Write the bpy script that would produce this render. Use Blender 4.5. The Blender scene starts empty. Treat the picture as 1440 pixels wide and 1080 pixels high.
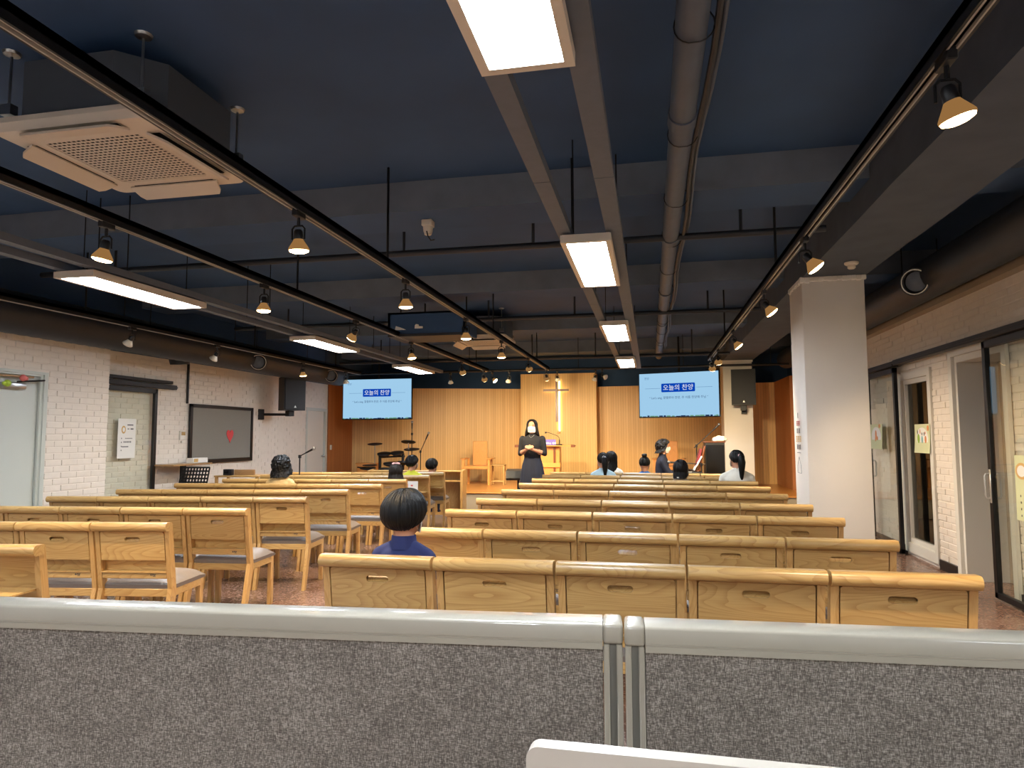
import bpy, bmesh, math, random
from mathutils import Vector, Matrix, noise
random.seed(7)
SC = bpy.context.scene
COL = SC.collection
R = math.radians

# ------------------------------------------------------------------ camera
CAMZ = 1.37
_p, _y, _r = R(4.4), R(11.5), R(-0.2)
_right0 = Vector((math.cos(_y), math.sin(_y), 0))
_fwd = Vector((-math.sin(_y) * math.cos(_p), math.cos(_y) * math.cos(_p), math.sin(_p)))
_up0 = _right0.cross(_fwd)
_cr = _right0 * math.cos(_r) + _up0 * math.sin(_r)
_cu = -_right0 * math.sin(_r) + _up0 * math.cos(_r)
cam_data = bpy.data.cameras.new('camera')
cam_data.sensor_fit = 'HORIZONTAL'
cam_data.sensor_width = 36.0
cam_data.lens = 955.0 / 1440.0 * 36.0
cam_data.clip_start = 0.05
cam = bpy.data.objects.new('camera', cam_data)
COL.objects.link(cam)
m = Matrix.Identity(4)
for i in range(3):
    m[i][0] = _cr[i]; m[i][1] = _cu[i]; m[i][2] = -_fwd[i]
m[2][3] = CAMZ
cam.matrix_world = m
SC.camera = cam

# ------------------------------------------------------------------ world, exposure
world = bpy.data.worlds.new('world'); SC.world = world
world.use_nodes = True
world.node_tree.nodes['Background'].inputs[0].default_value = (0.02, 0.024, 0.03, 1)
world.node_tree.nodes['Background'].inputs[1].default_value = 0.3
SC.view_settings.view_transform = 'Standard'
SC.view_settings.look = 'None'
SC.view_settings.exposure = 1.05
SC.view_settings.gamma = 1.0
SC.view_settings.use_curve_mapping = False
PANEL_L = 34.0       # radiance of the cool ceiling panels
SPOT_W = 96.0        # power of one warm track lamp
TV_L = 0.44          # screen brightness

# ------------------------------------------------------------------ materials
def lin(c):
    c = c / 255.0
    return c / 12.92 if c <= 0.04045 else ((c + 0.055) / 1.055) ** 2.4
def S(r, g, b):
    return (lin(r), lin(g), lin(b), 1.0)
MATS = {}
class NB:
    """small node builder"""
    def __init__(s, name):
        s.m = bpy.data.materials.new(name); s.m.use_nodes = True
        s.t = s.m.node_tree; s.b = s.t.nodes['Principled BSDF']; s.out = s.t.nodes['Material Output']
        MATS[name] = s.m
    def n(s, typ, **kw):
        nd = s.t.nodes.new(typ)
        for k, v in kw.items():
            if k.startswith('i_'):
                key = k[2:]
                key = int(key) if key.isdigit() else key.replace('_', ' ')
                nd.inputs[key].default_value = v
            else:
                setattr(nd, k, v)
        return nd
    def l(s, a, ao, b, bi):
        s.t.links.new(a.outputs[ao], b.inputs[bi])
    def coords(s, scale=(1, 1, 1), rnd=True, kind='Object'):
        tc = s.n('ShaderNodeTexCoord'); mp = s.n('ShaderNodeMapping'); mp.inputs['Scale'].default_value = scale
        if rnd:
            oi = s.n('ShaderNodeObjectInfo')
            mu = s.n('ShaderNodeVectorMath', operation='SCALE'); mu.inputs[0].default_value = (7.3, 11.7, 5.1)
            s.l(oi, 'Random', mu, 'Scale')
            ad = s.n('ShaderNodeVectorMath', operation='ADD')
            s.l(tc, kind, ad, 0); s.l(mu, 0, ad, 1); s.l(ad, 0, mp, 'Vector')
        else:
            s.l(tc, kind, mp, 'Vector')
        return mp
    def ramp(s, stops):
        r = s.n('ShaderNodeValToRGB'); cr = r.color_ramp
        while len(cr.elements) < len(stops): cr.elements.new(0.5)
        for e, (p, c) in zip(cr.elements, stops): e.position = p; e.color = c
        return r
    def bump(s, node, out, strength=0.2, dist=0.01):
        b = s.n('ShaderNodeBump'); b.inputs['Strength'].default_value = strength; b.inputs['Distance'].default_value = dist
        s.l(node, out, b, 'Height'); s.l(b, 'Normal', s.b, 'Normal')
def plain(name, col, rough=0.5, metal=0.0, var=0.0, scale=20.0, bump=0.0, coat=0.0, spec=0.5):
    k = NB(name); b = k.b
    b.inputs['Base Color'].default_value = col; b.inputs['Roughness'].default_value = rough
    b.inputs['Metallic'].default_value = metal; b.inputs['Coat Weight'].default_value = coat
    b.inputs['Specular IOR Level'].default_value = spec
    if var or bump:
        mp = k.coords(); nz = k.n('ShaderNodeTexNoise'); nz.inputs['Scale'].default_value = scale; nz.inputs['Detail'].default_value = 4
        k.l(mp, 0, nz, 'Vector')
        if var:
            d = tuple(max(0, c * (1 - var)) for c in col[:3]) + (1,); u = tuple(min(1, c * (1 + var)) for c in col[:3]) + (1,)
            rp = k.ramp([(0.3, d), (0.7, u)]); k.l(nz, 0, rp, 0); k.l(rp, 0, b, 'Base Color')
        if bump: k.bump(nz, 0, bump, 0.004)
    return k.m
def emit(name, col, strength):
    k = NB(name); k.b.inputs['Base Color'].default_value = (0, 0, 0, 1)
    k.b.inputs['Emission Color'].default_value = col; k.b.inputs['Emission Strength'].default_value = strength
    k.b.inputs['Roughness'].default_value = 0.4; k.b.inputs['Specular IOR Level'].default_value = 0.0
    return k.m
def wood(name, light, dark, axis=0, rough=0.34, coat=0.25, ring=26.0, amp=0.55):
    """varnished board: stretched fibre noise plus growth-ring contours along one axis"""
    k = NB(name); b = k.b
    sc = [7.0, 7.0, 7.0]; sc[axis] = 1.5
    mp = k.coords(tuple(sc))
    n1 = k.n('ShaderNodeTexNoise'); n1.inputs['Scale'].default_value = 0.75; n1.inputs['Detail'].default_value = 1.5; n1.inputs['Distortion'].default_value = 0.35
    k.l(mp, 0, n1, 'Vector')
    mu = k.n('ShaderNodeMath', operation='MULTIPLY'); mu.inputs[1].default_value = ring; k.l(n1, 0, mu, 0)
    fr = k.n('ShaderNodeMath', operation='FRACT'); k.l(mu, 0, fr, 0)
    pw = k.n('ShaderNodeMath', operation='POWER'); pw.inputs[1].default_value = 3.0; k.l(fr, 0, pw, 0)
    sc2 = [150.0, 150.0, 150.0]; sc2[axis] = 6.0
    mp2 = k.coords(tuple(sc2)); n2 = k.n('ShaderNodeTexNoise'); n2.inputs['Scale'].default_value = 1.0; n2.inputs['Detail'].default_value = 3
    k.l(mp2, 0, n2, 'Vector')
    a = k.n('ShaderNodeMath', operation='MULTIPLY_ADD'); a.inputs[1].default_value = amp * 0.7; k.l(pw, 0, a, 0)
    a2 = k.n('ShaderNodeMath', operation='MULTIPLY_ADD'); a2.inputs[1].default_value = 0.5; a2.inputs[2].default_value = -0.05; k.l(n2, 0, a2, 0)
    k.l(a2, 0, a, 2)
    rp = k.ramp([(0.08, light), (0.75, dark)]); k.l(a, 0, rp, 0)
    oi = k.n('ShaderNodeObjectInfo'); hv = k.n('ShaderNodeHueSaturation')
    mr = k.n('ShaderNodeMapRange'); mr.inputs['To Min'].default_value = 0.86; mr.inputs['To Max'].default_value = 1.08
    k.l(oi, 'Random', mr, 0); k.l(mr, 0, hv, 'Value'); k.l(rp, 0, hv, 'Color'); k.l(hv, 0, b, 'Base Color')
    b.inputs['Roughness'].default_value = rough; b.inputs['Coat Weight'].default_value = coat; b.inputs['Coat Roughness'].default_value = 0.2
    k.bump(n2, 0, 0.05, 0.002)
    return k.m
WL, WD = S(202, 165, 104), S(166, 122, 66)
wood('chair_wood', WL, WD, 0)
wood('chair_wood_upright', S(204, 163, 102), S(174, 128, 70), 2)
wood('stage_oak', S(214, 150, 78), S(186, 118, 52), 2, amp=0.3)
wood('stage_oak_flat', S(214, 148, 78), S(184, 116, 52), 0, amp=0.3)
wood('dark_wood', S(120, 66, 34), S(84, 42, 20), 2, amp=0.3)
wood('stage_floor_wood', S(206, 140, 66), S(182, 116, 48), 0, rough=0.3, amp=0.3)
wood('shelf_wood', S(176, 140, 96), S(150, 112, 72), 1)
def panel_wall(name, c1, c2, groove=0.055):
    """veneered wall with fine vertical ribs too narrow to pick apart"""
    k = NB(name); b = k.b
    mp = k.coords((1, 1, 1), rnd=False, kind='Generated')
    tc = k.n('ShaderNodeTexCoord'); sx = k.n('ShaderNodeSeparateXYZ'); k.l(tc, 'Object', sx, 0)
    mu = k.n('ShaderNodeMath', operation='MULTIPLY'); mu.inputs[1].default_value = 1 / groove; k.l(sx, 0, mu, 0)
    fr = k.n('ShaderNodeMath', operation='FRACT'); k.l(mu, 0, fr, 0)
    gt = k.n('ShaderNodeMath', operation='LESS_THAN'); gt.inputs[1].default_value = 0.09; k.l(fr, 0, gt, 0)
    fl = k.n('ShaderNodeMath', operation='FLOOR'); k.l(mu, 0, fl, 0)
    wn = k.n('ShaderNodeTexWhiteNoise', noise_dimensions='1D'); k.l(fl, 0, wn, 'W')
    mp2 = k.coords((90, 90, 3), rnd=False); nz = k.n('ShaderNodeTexNoise'); nz.inputs['Detail'].default_value = 3; nz.inputs['Scale'].default_value = 1
    k.l(mp2, 0, nz, 'Vector')
    ad = k.n('ShaderNodeMath', operation='MULTIPLY_ADD'); ad.inputs[1].default_value = 0.45; k.l(wn, 'Value', ad, 0)
    m3 = k.n('ShaderNodeMath', operation='MULTIPLY'); m3.inputs[1].default_value = 0.6; k.l(nz, 0, m3, 0); k.l(m3, 0, ad, 2)
    rp = k.ramp([(0.15, c1), (0.9, c2)]); k.l(ad, 0, rp, 0)
    mx = k.n('ShaderNodeMix', data_type='RGBA'); k.l(gt, 0, mx, 0); k.l(rp, 0, mx, 6)
    mx.inputs[7].default_value = tuple(c * 0.72 for c in c2[:3]) + (1,)
    k.l(mx, 2, b, 'Base Color')
    inv = k.n('ShaderNodeMath', operation='SUBTRACT'); inv.inputs[0].default_value = 1; k.l(gt, 0, inv, 1)
    k.bump(inv, 0, 0.4, 0.004)
    b.inputs['Roughness'].default_value = 0.42
    return k.m
panel_wall('oak_wall', S(226, 182, 112), S(206, 158, 90))
panel_wall('oak_wall_pale', S(232, 190, 116), S(216, 170, 98))
panel_wall('red_oak_wall', S(182, 116, 66), S(160, 96, 52))
plain('brick_paint', S(226, 216, 204), 0.6, var=0.03, scale=12, bump=0.12)
plain('white_plaster', S(228, 222, 214), 0.62, var=0.02, scale=3, bump=0.05)
plain('white_paint', S(216, 212, 202), 0.45)
plain('grey_door_paint', S(196, 200, 192), 0.4)
plain('navy_paint', S(48, 78, 116), 0.75, var=0.12, scale=1.6, bump=0.05)
plain('beam_paint', S(72, 80, 92), 0.8, var=0.12, scale=5, bump=0.1)
plain('beam_face_paint', S(112, 120, 132), 0.8, var=0.1, scale=5, bump=0.1)
plain('rail_paint', S(96, 104, 116), 0.6, var=0.05)
plain('duct_paint', S(38, 42, 50), 0.5, var=0.1, scale=6)
plain('pipe_paint', S(84, 94, 110), 0.5, var=0.1, scale=8)
plain('black_metal', S(17, 17, 19), 0.42, metal=0.2)
plain('black_plastic', S(18, 18, 21), 0.45)
plain('black_gloss', S(14, 14, 16), 0.15)
plain('speaker_grille', S(22, 23, 29), 0.6, var=0.2, scale=300)
plain('steel', S(170, 170, 168), 0.3, metal=1.0)
plain('track_copper', S(176, 170, 160), 0.4)
plain('silver_metal', S(205, 203, 196), 0.35, metal=0.6)
plain('ac_plastic', S(214, 204, 188), 0.4)
plain('ac_body', S(84, 90, 98), 0.5, metal=0.3)
plain('dark_slot', S(14, 14, 16), 0.8)
plain('vinyl_seat', S(120, 109, 100), 0.48, var=0.04, scale=60, bump=0.05)
plain('partition_rail', S(164, 156, 140), 0.28, coat=0.6)
plain('partition_groove', S(120, 116, 106), 0.5)
plain('white_laminate', S(196, 186, 172), 0.35, coat=0.2)
plain('paper', S(232, 230, 224), 0.7)
plain('felt_grey', S(134, 130, 122), 0.9, var=0.08, scale=160)
plain('heart_red', S(206, 66, 70), 0.6)
plain('ink', S(60, 60, 66), 0.7)
plain('ink_red', S(206, 96, 92), 0.7)
plain('ink_gold', S(206, 168, 104), 0.7)
plain('poster_green', S(206, 210, 168), 0.7)
plain('poster_orange', S(216, 140, 88), 0.7)
plain('poster_leaf', S(146, 178, 72), 0.7)
plain('poster_blue', S(138, 186, 190), 0.7)
plain('sign_purple', S(84, 62, 156), 0.5)
plain('sign_white', S(230, 230, 236), 0.5)
plain('maroon_book', S(112, 30, 40), 0.5)
plain('cloth_white', S(232, 226, 214), 0.8, var=0.03)
plain('riser_grey', S(150, 138, 120), 0.6)
plain('baseboard_black', S(24, 22, 24), 0.4)
plain('corridor_paint', S(176, 162, 140), 0.6)
plain('rubber', S(20, 20, 22), 0.7)
plain('tag_pink', S(226, 120, 116), 0.5)
plain('balloon_red', S(220, 110, 100), 0.4)
plain('ribbon_green', S(170, 200, 60), 0.5)
plain('skin', S(188, 134, 104), 0.55)
plain('mask_white', S(212, 208, 202), 0.7)
plain('cloth_navy', S(32, 42, 92), 0.8, var=0.08, scale=200, bump=0.1)
plain('cloth_black', S(20, 20, 26), 0.85, var=0.1, scale=200)
plain('cloth_darknavy', S(20, 25, 44), 0.85, var=0.1, scale=200)
plain('cloth_beige', S(212, 180, 126), 0.8, var=0.06, scale=100)
plain('cloth_yellow', S(206, 206, 58), 0.8, var=0.06, scale=100)
plain('cloth_lightblue', S(184, 212, 222), 0.8, var=0.04, scale=100)
plain('cloth_blue', S(30, 110, 206), 0.7, var=0.06, scale=100)
plain('cloth_grey', S(120, 120, 126), 0.8)
plain('cloth_white_tee', S(222, 218, 206), 0.8, var=0.03, scale=100)
plain('cloth_pink', S(232, 176, 176), 0.7)
plain('denim', S(70, 86, 110), 0.85)
plain('shoe', S(54, 50, 90), 0.6)
def hair_mat(name, c1, c2):
    k = NB(name); mp = k.coords((160, 160, 12)); nz = k.n('ShaderNodeTexNoise'); nz.inputs['Scale'].default_value = 1; nz.inputs['Detail'].default_value = 2
    k.l(mp, 0, nz, 'Vector'); rp = k.ramp([(0.35, c1), (0.7, c2)]); k.l(nz, 0, rp, 0); k.l(rp, 0, k.b, 'Base Color')
    k.b.inputs['Roughness'].default_value = 0.5; k.b.inputs['Specular IOR Level'].default_value = 0.28; k.bump(nz, 0, 0.5, 0.005)
hair_mat('hair_black', S(5, 5, 7), S(13, 13, 15))
hair_mat('hair_brown', S(11, 9, 9), S(26, 20, 18))
def fabric():
    k = NB('partition_fabric'); b = k.b
    outs = []
    for sc in ((190, 200, 1000), (1000, 200, 190)):
        mp = k.coords(sc, rnd=False); nz = k.n('ShaderNodeTexNoise'); nz.inputs['Scale'].default_value = 1; nz.inputs['Detail'].default_value = 2
        k.l(mp, 0, nz, 'Vector'); outs.append(nz)
    ad = k.n('ShaderNodeMath', operation='ADD'); k.l(outs[0], 0, ad, 0); k.l(outs[1], 0, ad, 1)
    mp = k.coords((14, 14, 14), rnd=False); nb = k.n('ShaderNodeTexNoise'); nb.inputs['Scale'].default_value = 1; k.l(mp, 0, nb, 'Vector')
    m2 = k.n('ShaderNodeMath', operation='MULTIPLY_ADD'); m2.inputs[1].default_value = 0.16; k.l(nb, 0, m2, 0); k.l(ad, 0, m2, 2)
    rp = k.ramp([(0.80, S(92, 85, 78)), (1.05, S(126, 118, 109)), (1.32, S(178, 168, 157))])
    dv = k.n('ShaderNodeMath', operation='MULTIPLY'); dv.inputs[1].default_value = 1.0
    rp.color_ramp.elements[0].position = 0.42; rp.color_ramp.elements[1].position = 0.55; rp.color_ramp.elements[2].position = 0.68
    dv.inputs[1].default_value = 0.5; k.l(m2, 0, dv, 0); k.l(dv, 0, rp, 0); k.l(rp, 0, b, 'Base Color')
    b.inputs['Roughness'].default_value = 0.95; b.inputs['Specular IOR Level'].default_value = 0.1
    k.bump(ad, 0, 0.35, 0.001)
fabric()
def terrazzo():
    k = NB('terrazzo'); b = k.b
    mp = k.coords((1, 1, 1), rnd=False); v = k.n('ShaderNodeTexVoronoi'); v.inputs['Scale'].default_value = 70; k.l(mp, 0, v, 'Vector')
    nz = k.n('ShaderNodeTexNoise'); nz.inputs['Scale'].default_value = 1.3; nz.inputs['Detail'].default_value = 5; k.l(mp, 0, nz, 'Vector')
    r1 = k.ramp([(0.3, S(104, 76, 64)), (0.7, S(134, 102, 86))]); k.l(nz, 0, r1, 0)
    sp = k.n('ShaderNodeSeparateColor'); k.l(v, 'Color', sp, 0)
    gt = k.n('ShaderNodeMath', operation='GREATER_THAN'); gt.inputs[1].default_value = 0.72; k.l(sp, 0, gt, 0)
    mx = k.n('ShaderNodeMix', data_type='RGBA'); k.l(r1, 0, mx, 6); mx.inputs[7].default_value = S(170, 142, 124)
    mm = k.n('ShaderNodeMath', operation='MULTIPLY'); mm.inputs[1].default_value = 0.55; k.l(gt, 0, mm, 0); k.l(mm, 0, mx, 0)
    k.l(mx, 2, b, 'Base Color'); b.inputs['Roughness'].default_value = 0.22
terrazzo()
def glass(name, tint, refl=1.0):
    k = NB(name); t = k.t
    tr = k.n('ShaderNodeBsdfTransparent'); tr.inputs[0].default_value = tint
    gl = k.n('ShaderNodeBsdfGlossy'); gl.inputs['Roughness'].default_value = 0.01
    fr = k.n('ShaderNodeFresnel'); fr.inputs[0].default_value = 1.55
    mx = k.n('ShaderNodeMixShader'); ge = k.n('ShaderNodeNewGeometry'); iv = k.n('ShaderNodeMath', operation='SUBTRACT'); iv.inputs[0].default_value = 1.0; k.l(ge, 'Backfacing', iv, 1)
    mf = k.n('ShaderNodeMath', operation='MULTIPLY'); k.l(fr, 0, mf, 0); k.l(iv, 0, mf, 1); k.l(mf, 0, mx, 0); k.l(tr, 0, mx, 1); k.l(gl, 0, mx, 2); k.l(mx, 0, k.out, 'Surface')
glass('pane_glass', (0.955, 0.975, 0.955, 1))
glass('tinted_glass', (0.42, 0.42, 0.38, 1))
emit('panel_glow', (0.88, 0.96, 1.05, 1), PANEL_L)
emit('bulb_glow', (1.0, 0.66, 0.30, 1), 14.0)
emit('bulb_shell', (1.0, 0.5, 0.16, 1), 0.14)  # weak emission stands in for bulb light caught in the glass
emit('corridor_fill_glow', (1.0, 0.93, 0.82, 1), 5.0)
emit('cross_glow', (1.0, 0.70, 0.30, 1), 5.0)
emit('screen_blue', S(166, 212, 244), TV_L)
emit('screen_title', S(8, 70, 186), TV_L)
emit('screen_white', S(240, 246, 252), TV_L)
emit('screen_ink', S(70, 96, 130), TV_L)
emit('screen_line', S(90, 130, 172), TV_L)
emit('screen_green', S(110, 160, 130), TV_L)
emit('screen_dark', S(20, 44, 84), TV_L)
emit('display_dim', S(150, 120, 80), 0.5)

# ------------------------------------------------------------------ mesh helpers
def tag(o, label=None, cat=None, group=None, kind=None):
    if label: o['label'] = label
    if cat: o['category'] = cat
    if group: o['group'] = group
    if kind: o['kind'] = kind
    return o
def empty(name, loc=(0, 0, 0), rz=0.0, label=None, cat=None, group=None):
    o = bpy.data.objects.new(name, None); COL.objects.link(o); o.empty_display_size = 0.1
    o.location = loc; o.rotation_euler = (0, 0, rz)
    return tag(o, label, cat, group)
class MB:
    """collects shapes; build() links them as one mesh object"""
    def __init__(s): s.v = []; s.f = []; s.sm = []
    def add(s, v, f, smooth=False, M=None):
        n = len(s.v)
        s.v += [tuple(M @ Vector(p)) if M else tuple(p) for p in v]
        s.f += [[i + n for i in q] for q in f]; s.sm += [smooth] * len(f)
        return s
    def box(s, x0, x1, y0, y1, z0, z1, M=None):
        v = [(x0, y0, z0), (x1, y0, z0), (x1, y1, z0), (x0, y1, z0), (x0, y0, z1), (x1, y0, z1), (x1, y1, z1), (x0, y1, z1)]
        return s.add(v, [(3, 2, 1, 0), (4, 5, 6, 7), (0, 1, 5, 4), (1, 2, 6, 5), (2, 3, 7, 6), (3, 0, 4, 7)], False, M)
    def rbox(s, x0, x1, y0, y1, z0, z1, r=0.01, seg=2, M=None, smooth=True):
        bm = bmesh.new(); bmesh.ops.create_cube(bm, size=1)
        for p in bm.verts:
            p.co = Vector(((x0 + x1) / 2 + p.co.x * (x1 - x0), (y0 + y1) / 2 + p.co.y * (y1 - y0), (z0 + z1) / 2 + p.co.z * (z1 - z0)))
        bmesh.ops.bevel(bm, geom=bm.edges[:], offset=r, segments=seg, affect='EDGES', profile=0.5)
        bm.verts.ensure_lookup_table(); bm.verts.index_update()
        s.add([p.co[:] for p in bm.verts], [[q.index for q in f.verts] for f in bm.faces], smooth, M); bm.free()
        return s
    def prism(s, poly, a0, a1, axis='x', M=None, smooth=False):
        """poly is a list of 2-D points, extruded along axis from a0 to a1"""
        def P(u, w, a): return {'x': (a, u, w), 'y': (u, a, w), 'z': (u, w, a)}[axis]
        n = len(poly)
        v = [P(u, w, a0) for u, w in poly] + [P(u, w, a1) for u, w in poly]
        s.add(v, [[i, (i + 1) % n, n + (i + 1) % n, n + i] for i in range(n)], smooth, M)
        s.add(v, [list(range(n))[::-1], list(range(n, 2 * n))], False, M)
        return s
    def tube(s, pts, r, n=10, cap=True, M=None, smooth=True):
        pts = [Vector(p) for p in pts]; rs = r if isinstance(r, (list, tuple)) else [r] * len(pts)
        v = []; up = None
        for i, p in enumerate(pts):
            d = (pts[min(i + 1, len(pts) - 1)] - pts[max(i - 1, 0)])
            if d.length < 1e-9: d = Vector((0, 0, 1))
            d.normalize()
            if up is None:
                up = Vector((0, 0, 1)) if abs(d.z) < 0.9 else Vector((0, 1, 0))
            a = d.cross(up)
            if a.length < 1e-6: a = d.cross(Vector((1, 0, 0)))
            a.normalize(); b = a.cross(d).normalized(); up = b
            for k in range(n):
                t = 2 * math.pi * k / n
                v.append(p + (a * math.cos(t) + b * math.sin(t)) * rs[i])
        f = []
        for i in range(len(pts) - 1):
            for k in range(n):
                f.append((i * n + k, i * n + (k + 1) % n, (i + 1) * n + (k + 1) % n, (i + 1) * n + k))
        s.add(v, f, smooth, M)
        if cap:
            s.add(v[:n], [list(range(n))], False, M); s.add(v[-n:], [list(range(n))[::-1]], False, M)
        return s
    def captube(s, pts, rs, n=12):
        """tube with rounded ends, closed (for bodies)"""
        pts = [Vector(p) for p in pts]
        d0 = (pts[0] - pts[1]).normalized(); d1 = (pts[-1] - pts[-2]).normalized()
        P = [pts[0] + d0 * rs[0] * 0.95, pts[0] + d0 * rs[0] * 0.6] + pts + [pts[-1] + d1 * rs[-1] * 0.6, pts[-1] + d1 * rs[-1] * 0.95]
        Q = [rs[0] * 0.3, rs[0] * 0.8] + list(rs) + [rs[-1] * 0.8, rs[-1] * 0.3]
        return s.tube(P, Q, n)
    def lathe(s, prof, n=20, M=None, smooth=True, close=True):
        v = []; f = []
        for r, z in prof:
            for k in range(n):
                t = 2 * math.pi * k / n; v.append((r * math.cos(t), r * math.sin(t), z))
        for i in range(len(prof) - 1):
            for k in range(n):
                f.append((i * n + k, i * n + (k + 1) % n, (i + 1) * n + (k + 1) % n, (i + 1) * n + k))
        s.add(v, f, smooth, M)
        if close:
            if prof[0][0] > 1e-5: s.add(v[:n], [list(range(n))[::-1]], False, M)
            if prof[-1][0] > 1e-5: s.add(v[-n:], [list(range(n))], False, M)
        return s
    def ell(s, c, r, n=16, m_=10, M=None):
        v = []; f = []
        for i in range(m_ + 1):
            th = math.pi * i / m_
            for k in range(n):
                t = 2 * math.pi * k / n
                v.append((c[0] + r[0] * math.sin(th) * math.cos(t), c[1] + r[1] * math.sin(th) * math.sin(t), c[2] + r[2] * math.cos(th)))
        for i in range(m_):
            for k in range(n):
                f.append((i * n + k, (i + 1) * n + k, (i + 1) * n + (k + 1) % n, i * n + (k + 1) % n))
        return s.add(v, f, True, M)
    def mesh(s, name):
        me = bpy.data.meshes.new(name); me.from_pydata(s.v, [], s.f); me.update()
        bm = bmesh.new(); bm.from_mesh(me); bmesh.ops.remove_doubles(bm, verts=bm.verts, dist=1e-5)
        bmesh.ops.recalc_face_normals(bm, faces=bm.faces); bm.to_mesh(me); bm.free()
        if any(s.sm):
            me.polygons.foreach_set('use_smooth', [True] * len(me.polygons))
            try: me.set_sharp_from_angle(angle=R(40))
            except Exception: pass
        return me
    def build(s, name, mat, parent=None, loc=None, rot=None):
        return link(name, s.mesh(name), mat, parent, loc, rot)
def link(name, me, mat=None, parent=None, loc=None, rot=None):
    o = bpy.data.objects.new(name, me); COL.objects.link(o)
    if mat and not me.materials: me.materials.append(MATS[mat])
    if parent: o.parent = parent
    if loc: o.location = loc
    if rot: o.rotation_euler = rot
    return o
def structure(o):
    o['kind'] = 'structure'; return o
def rotM(axis, ang, at=(0, 0, 0)):
    return Matrix.Translation(at) @ Matrix.Rotation(ang, 4, axis)
def copy_tree(o, parent=None):
    c = o.copy(); COL.objects.link(c)
    if parent: c.parent = parent
    for ch in list(o.children):
        if ch.type != 'LIGHT': copy_tree(ch, c)
    return c
def text_mesh(body, size):
    cu = bpy.data.curves.new('lettering', 'FONT'); cu.body = body; cu.size = size; cu.align_x = 'CENTER'; cu.align_y = 'CENTER'
    cu.extrude = 0.0008; cu.resolution_u = 2
    o = bpy.data.objects.new('lettering_tmp', cu); COL.objects.link(o)
    bpy.context.view_layer.update()
    me = bpy.data.meshes.new_from_object(o.evaluated_get(bpy.context.evaluated_depsgraph_get()))
    bpy.data.objects.remove(o); bpy.data.curves.remove(cu)
    return me
def frame4(mb, x0, x1, ya, yb, za, zb, ws, wt, wb=0.0):
    """upright rectangular frame normal to x, members butted so nothing overlaps"""
    mb.box(x0, x1, ya, ya + ws, za, zb - wt).box(x0, x1, yb - ws, yb, za, zb - wt).box(x0, x1, ya, yb, zb - wt, zb)
    if wb: mb.box(x0, x1, ya + ws, yb - ws, za, za + wb)
    return mb
ORD = ['nearest', 'second', 'third', 'fourth', 'fifth', 'sixth', 'seventh', 'eighth', 'ninth', 'tenth']

# ------------------------------------------------------------------ the room
SLAB = 3.2
def slab(name, x0, x1, y0, y1, z0, z1, mat, **k):
    return structure(MB().box(x0, x1, y0, y1, z0, z1).build(name, mat, **k))
slab('floor', -6.9, 4.7, -3.2, 16.2, -0.1, 0.0, 'terrazzo')
slab('ceiling', -6.9, 4.7, -3.2, 16.2, SLAB, SLAB + 0.15, 'navy_paint')
# beams under the slab: rough faces, four across and one along the columns
def beam(name, x0, x1, y0, y1, z0):
    mb = MB(); n = 26
    along_x = (x1 - x0) > (y1 - y0)
    pr = []
    for i in range(n + 1):
        t = i / n
        j = lambda s_: (noise.noise(Vector((t * 19 + s_, s_ * 3.1, y0))) * 0.012)
        if along_x:
            x = x0 + (x1 - x0) * t; pr.append([(x, y0 + j(1), z0 + j(2)), (x, y1 + j(3), z0 + j(4)), (x, y1, SLAB + .01), (x, y0 + j(5), SLAB + .01)])
        else:
            y = y0 + (y1 - y0) * t; pr.append([(x0 + j(1), y, z0 + j(2)), (x1 + j(3), y, z0 + j(4)), (x1, y, SLAB + .01), (x0 + j(5), y, SLAB + .01)])
    v = [p for q in pr for p in q]; f = []
    for i in range(n):
        for k in range(4): f.append((i * 4 + k, i * 4 + (k + 1) % 4, i * 4 + 4 + (k + 1) % 4, i * 4 + 4 + k))
    f += [(0, 1, 2, 3), (n * 4 + 3, n * 4 + 2, n * 4 + 1, n * 4)]
    mb.add(v, f); o = structure(mb.build(name, 'beam_face_paint' if along_x else 'beam_paint'))
    if along_x:
        o.data.materials.append(MATS['navy_paint'])
        for p in o.data.polygons:
            if p.normal.z < -0.7: p.material_index = 1
    return o
for i, y in enumerate((1.9 - 2.6, 4.52, 7.3, 10.1, 12.9)):
    beam('trim_%d' % (i + 1), -6.2, 2.9, y, y + 0.45, 2.98)
beam('trim_6', 1.38, 1.92, -3.0, 15.4, 2.80)
# walls: backing slabs, bricks are laid on them below
def wall_with_holes(name, X0, X1, y0, y1, z0, z1, holes, mat):
    """wall slab normal to x; holes are (ya, yb, za, zb)"""
    mb = MB(); ys = sorted({y0, y1} | {h[0] for h in holes} | {h[1] for h in holes}); zs = sorted({z0, z1} | {h[2] for h in holes} | {h[3] for h in holes})
    ys = [y for y in ys if y0 <= y <= y1]; zs = [z for z in zs if z0 <= z <= z1]
    for a, b in zip(ys, ys[1:]):
        for c, d in zip(zs, zs[1:]):
            if any(h[0] <= (a + b) / 2 <= h[1] and h[2] <= (c + d) / 2 <= h[3] for h in holes): continue
            mb.box(X0, X1, a, b, c, d)
    return structure(mb.build(name, mat))
LN_H = [(4.88, 5.98, 0.0, 2.05)]
wl = wall_with_holes('wall_left_near', -6.5, -6.20, -3.0, 6.82, 0, 2.42, LN_H, 'brick_paint')
slab('wall_left_near_upper', -6.5, -6.20, -3.0, 6.82, 2.42, SLAB, 'navy_paint')
LF_H = [(12.22, 13.05, 0.0, 1.95)]
wf = wall_with_holes('wall_left_far', -6.8, -6.60, 6.6, 13.12, 0, 2.46, LF_H, 'brick_paint')
slab('wall_left_far_upper', -6.8, -6.60, 6.6, 16.2, 2.46, SLAB, 'navy_paint')
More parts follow.
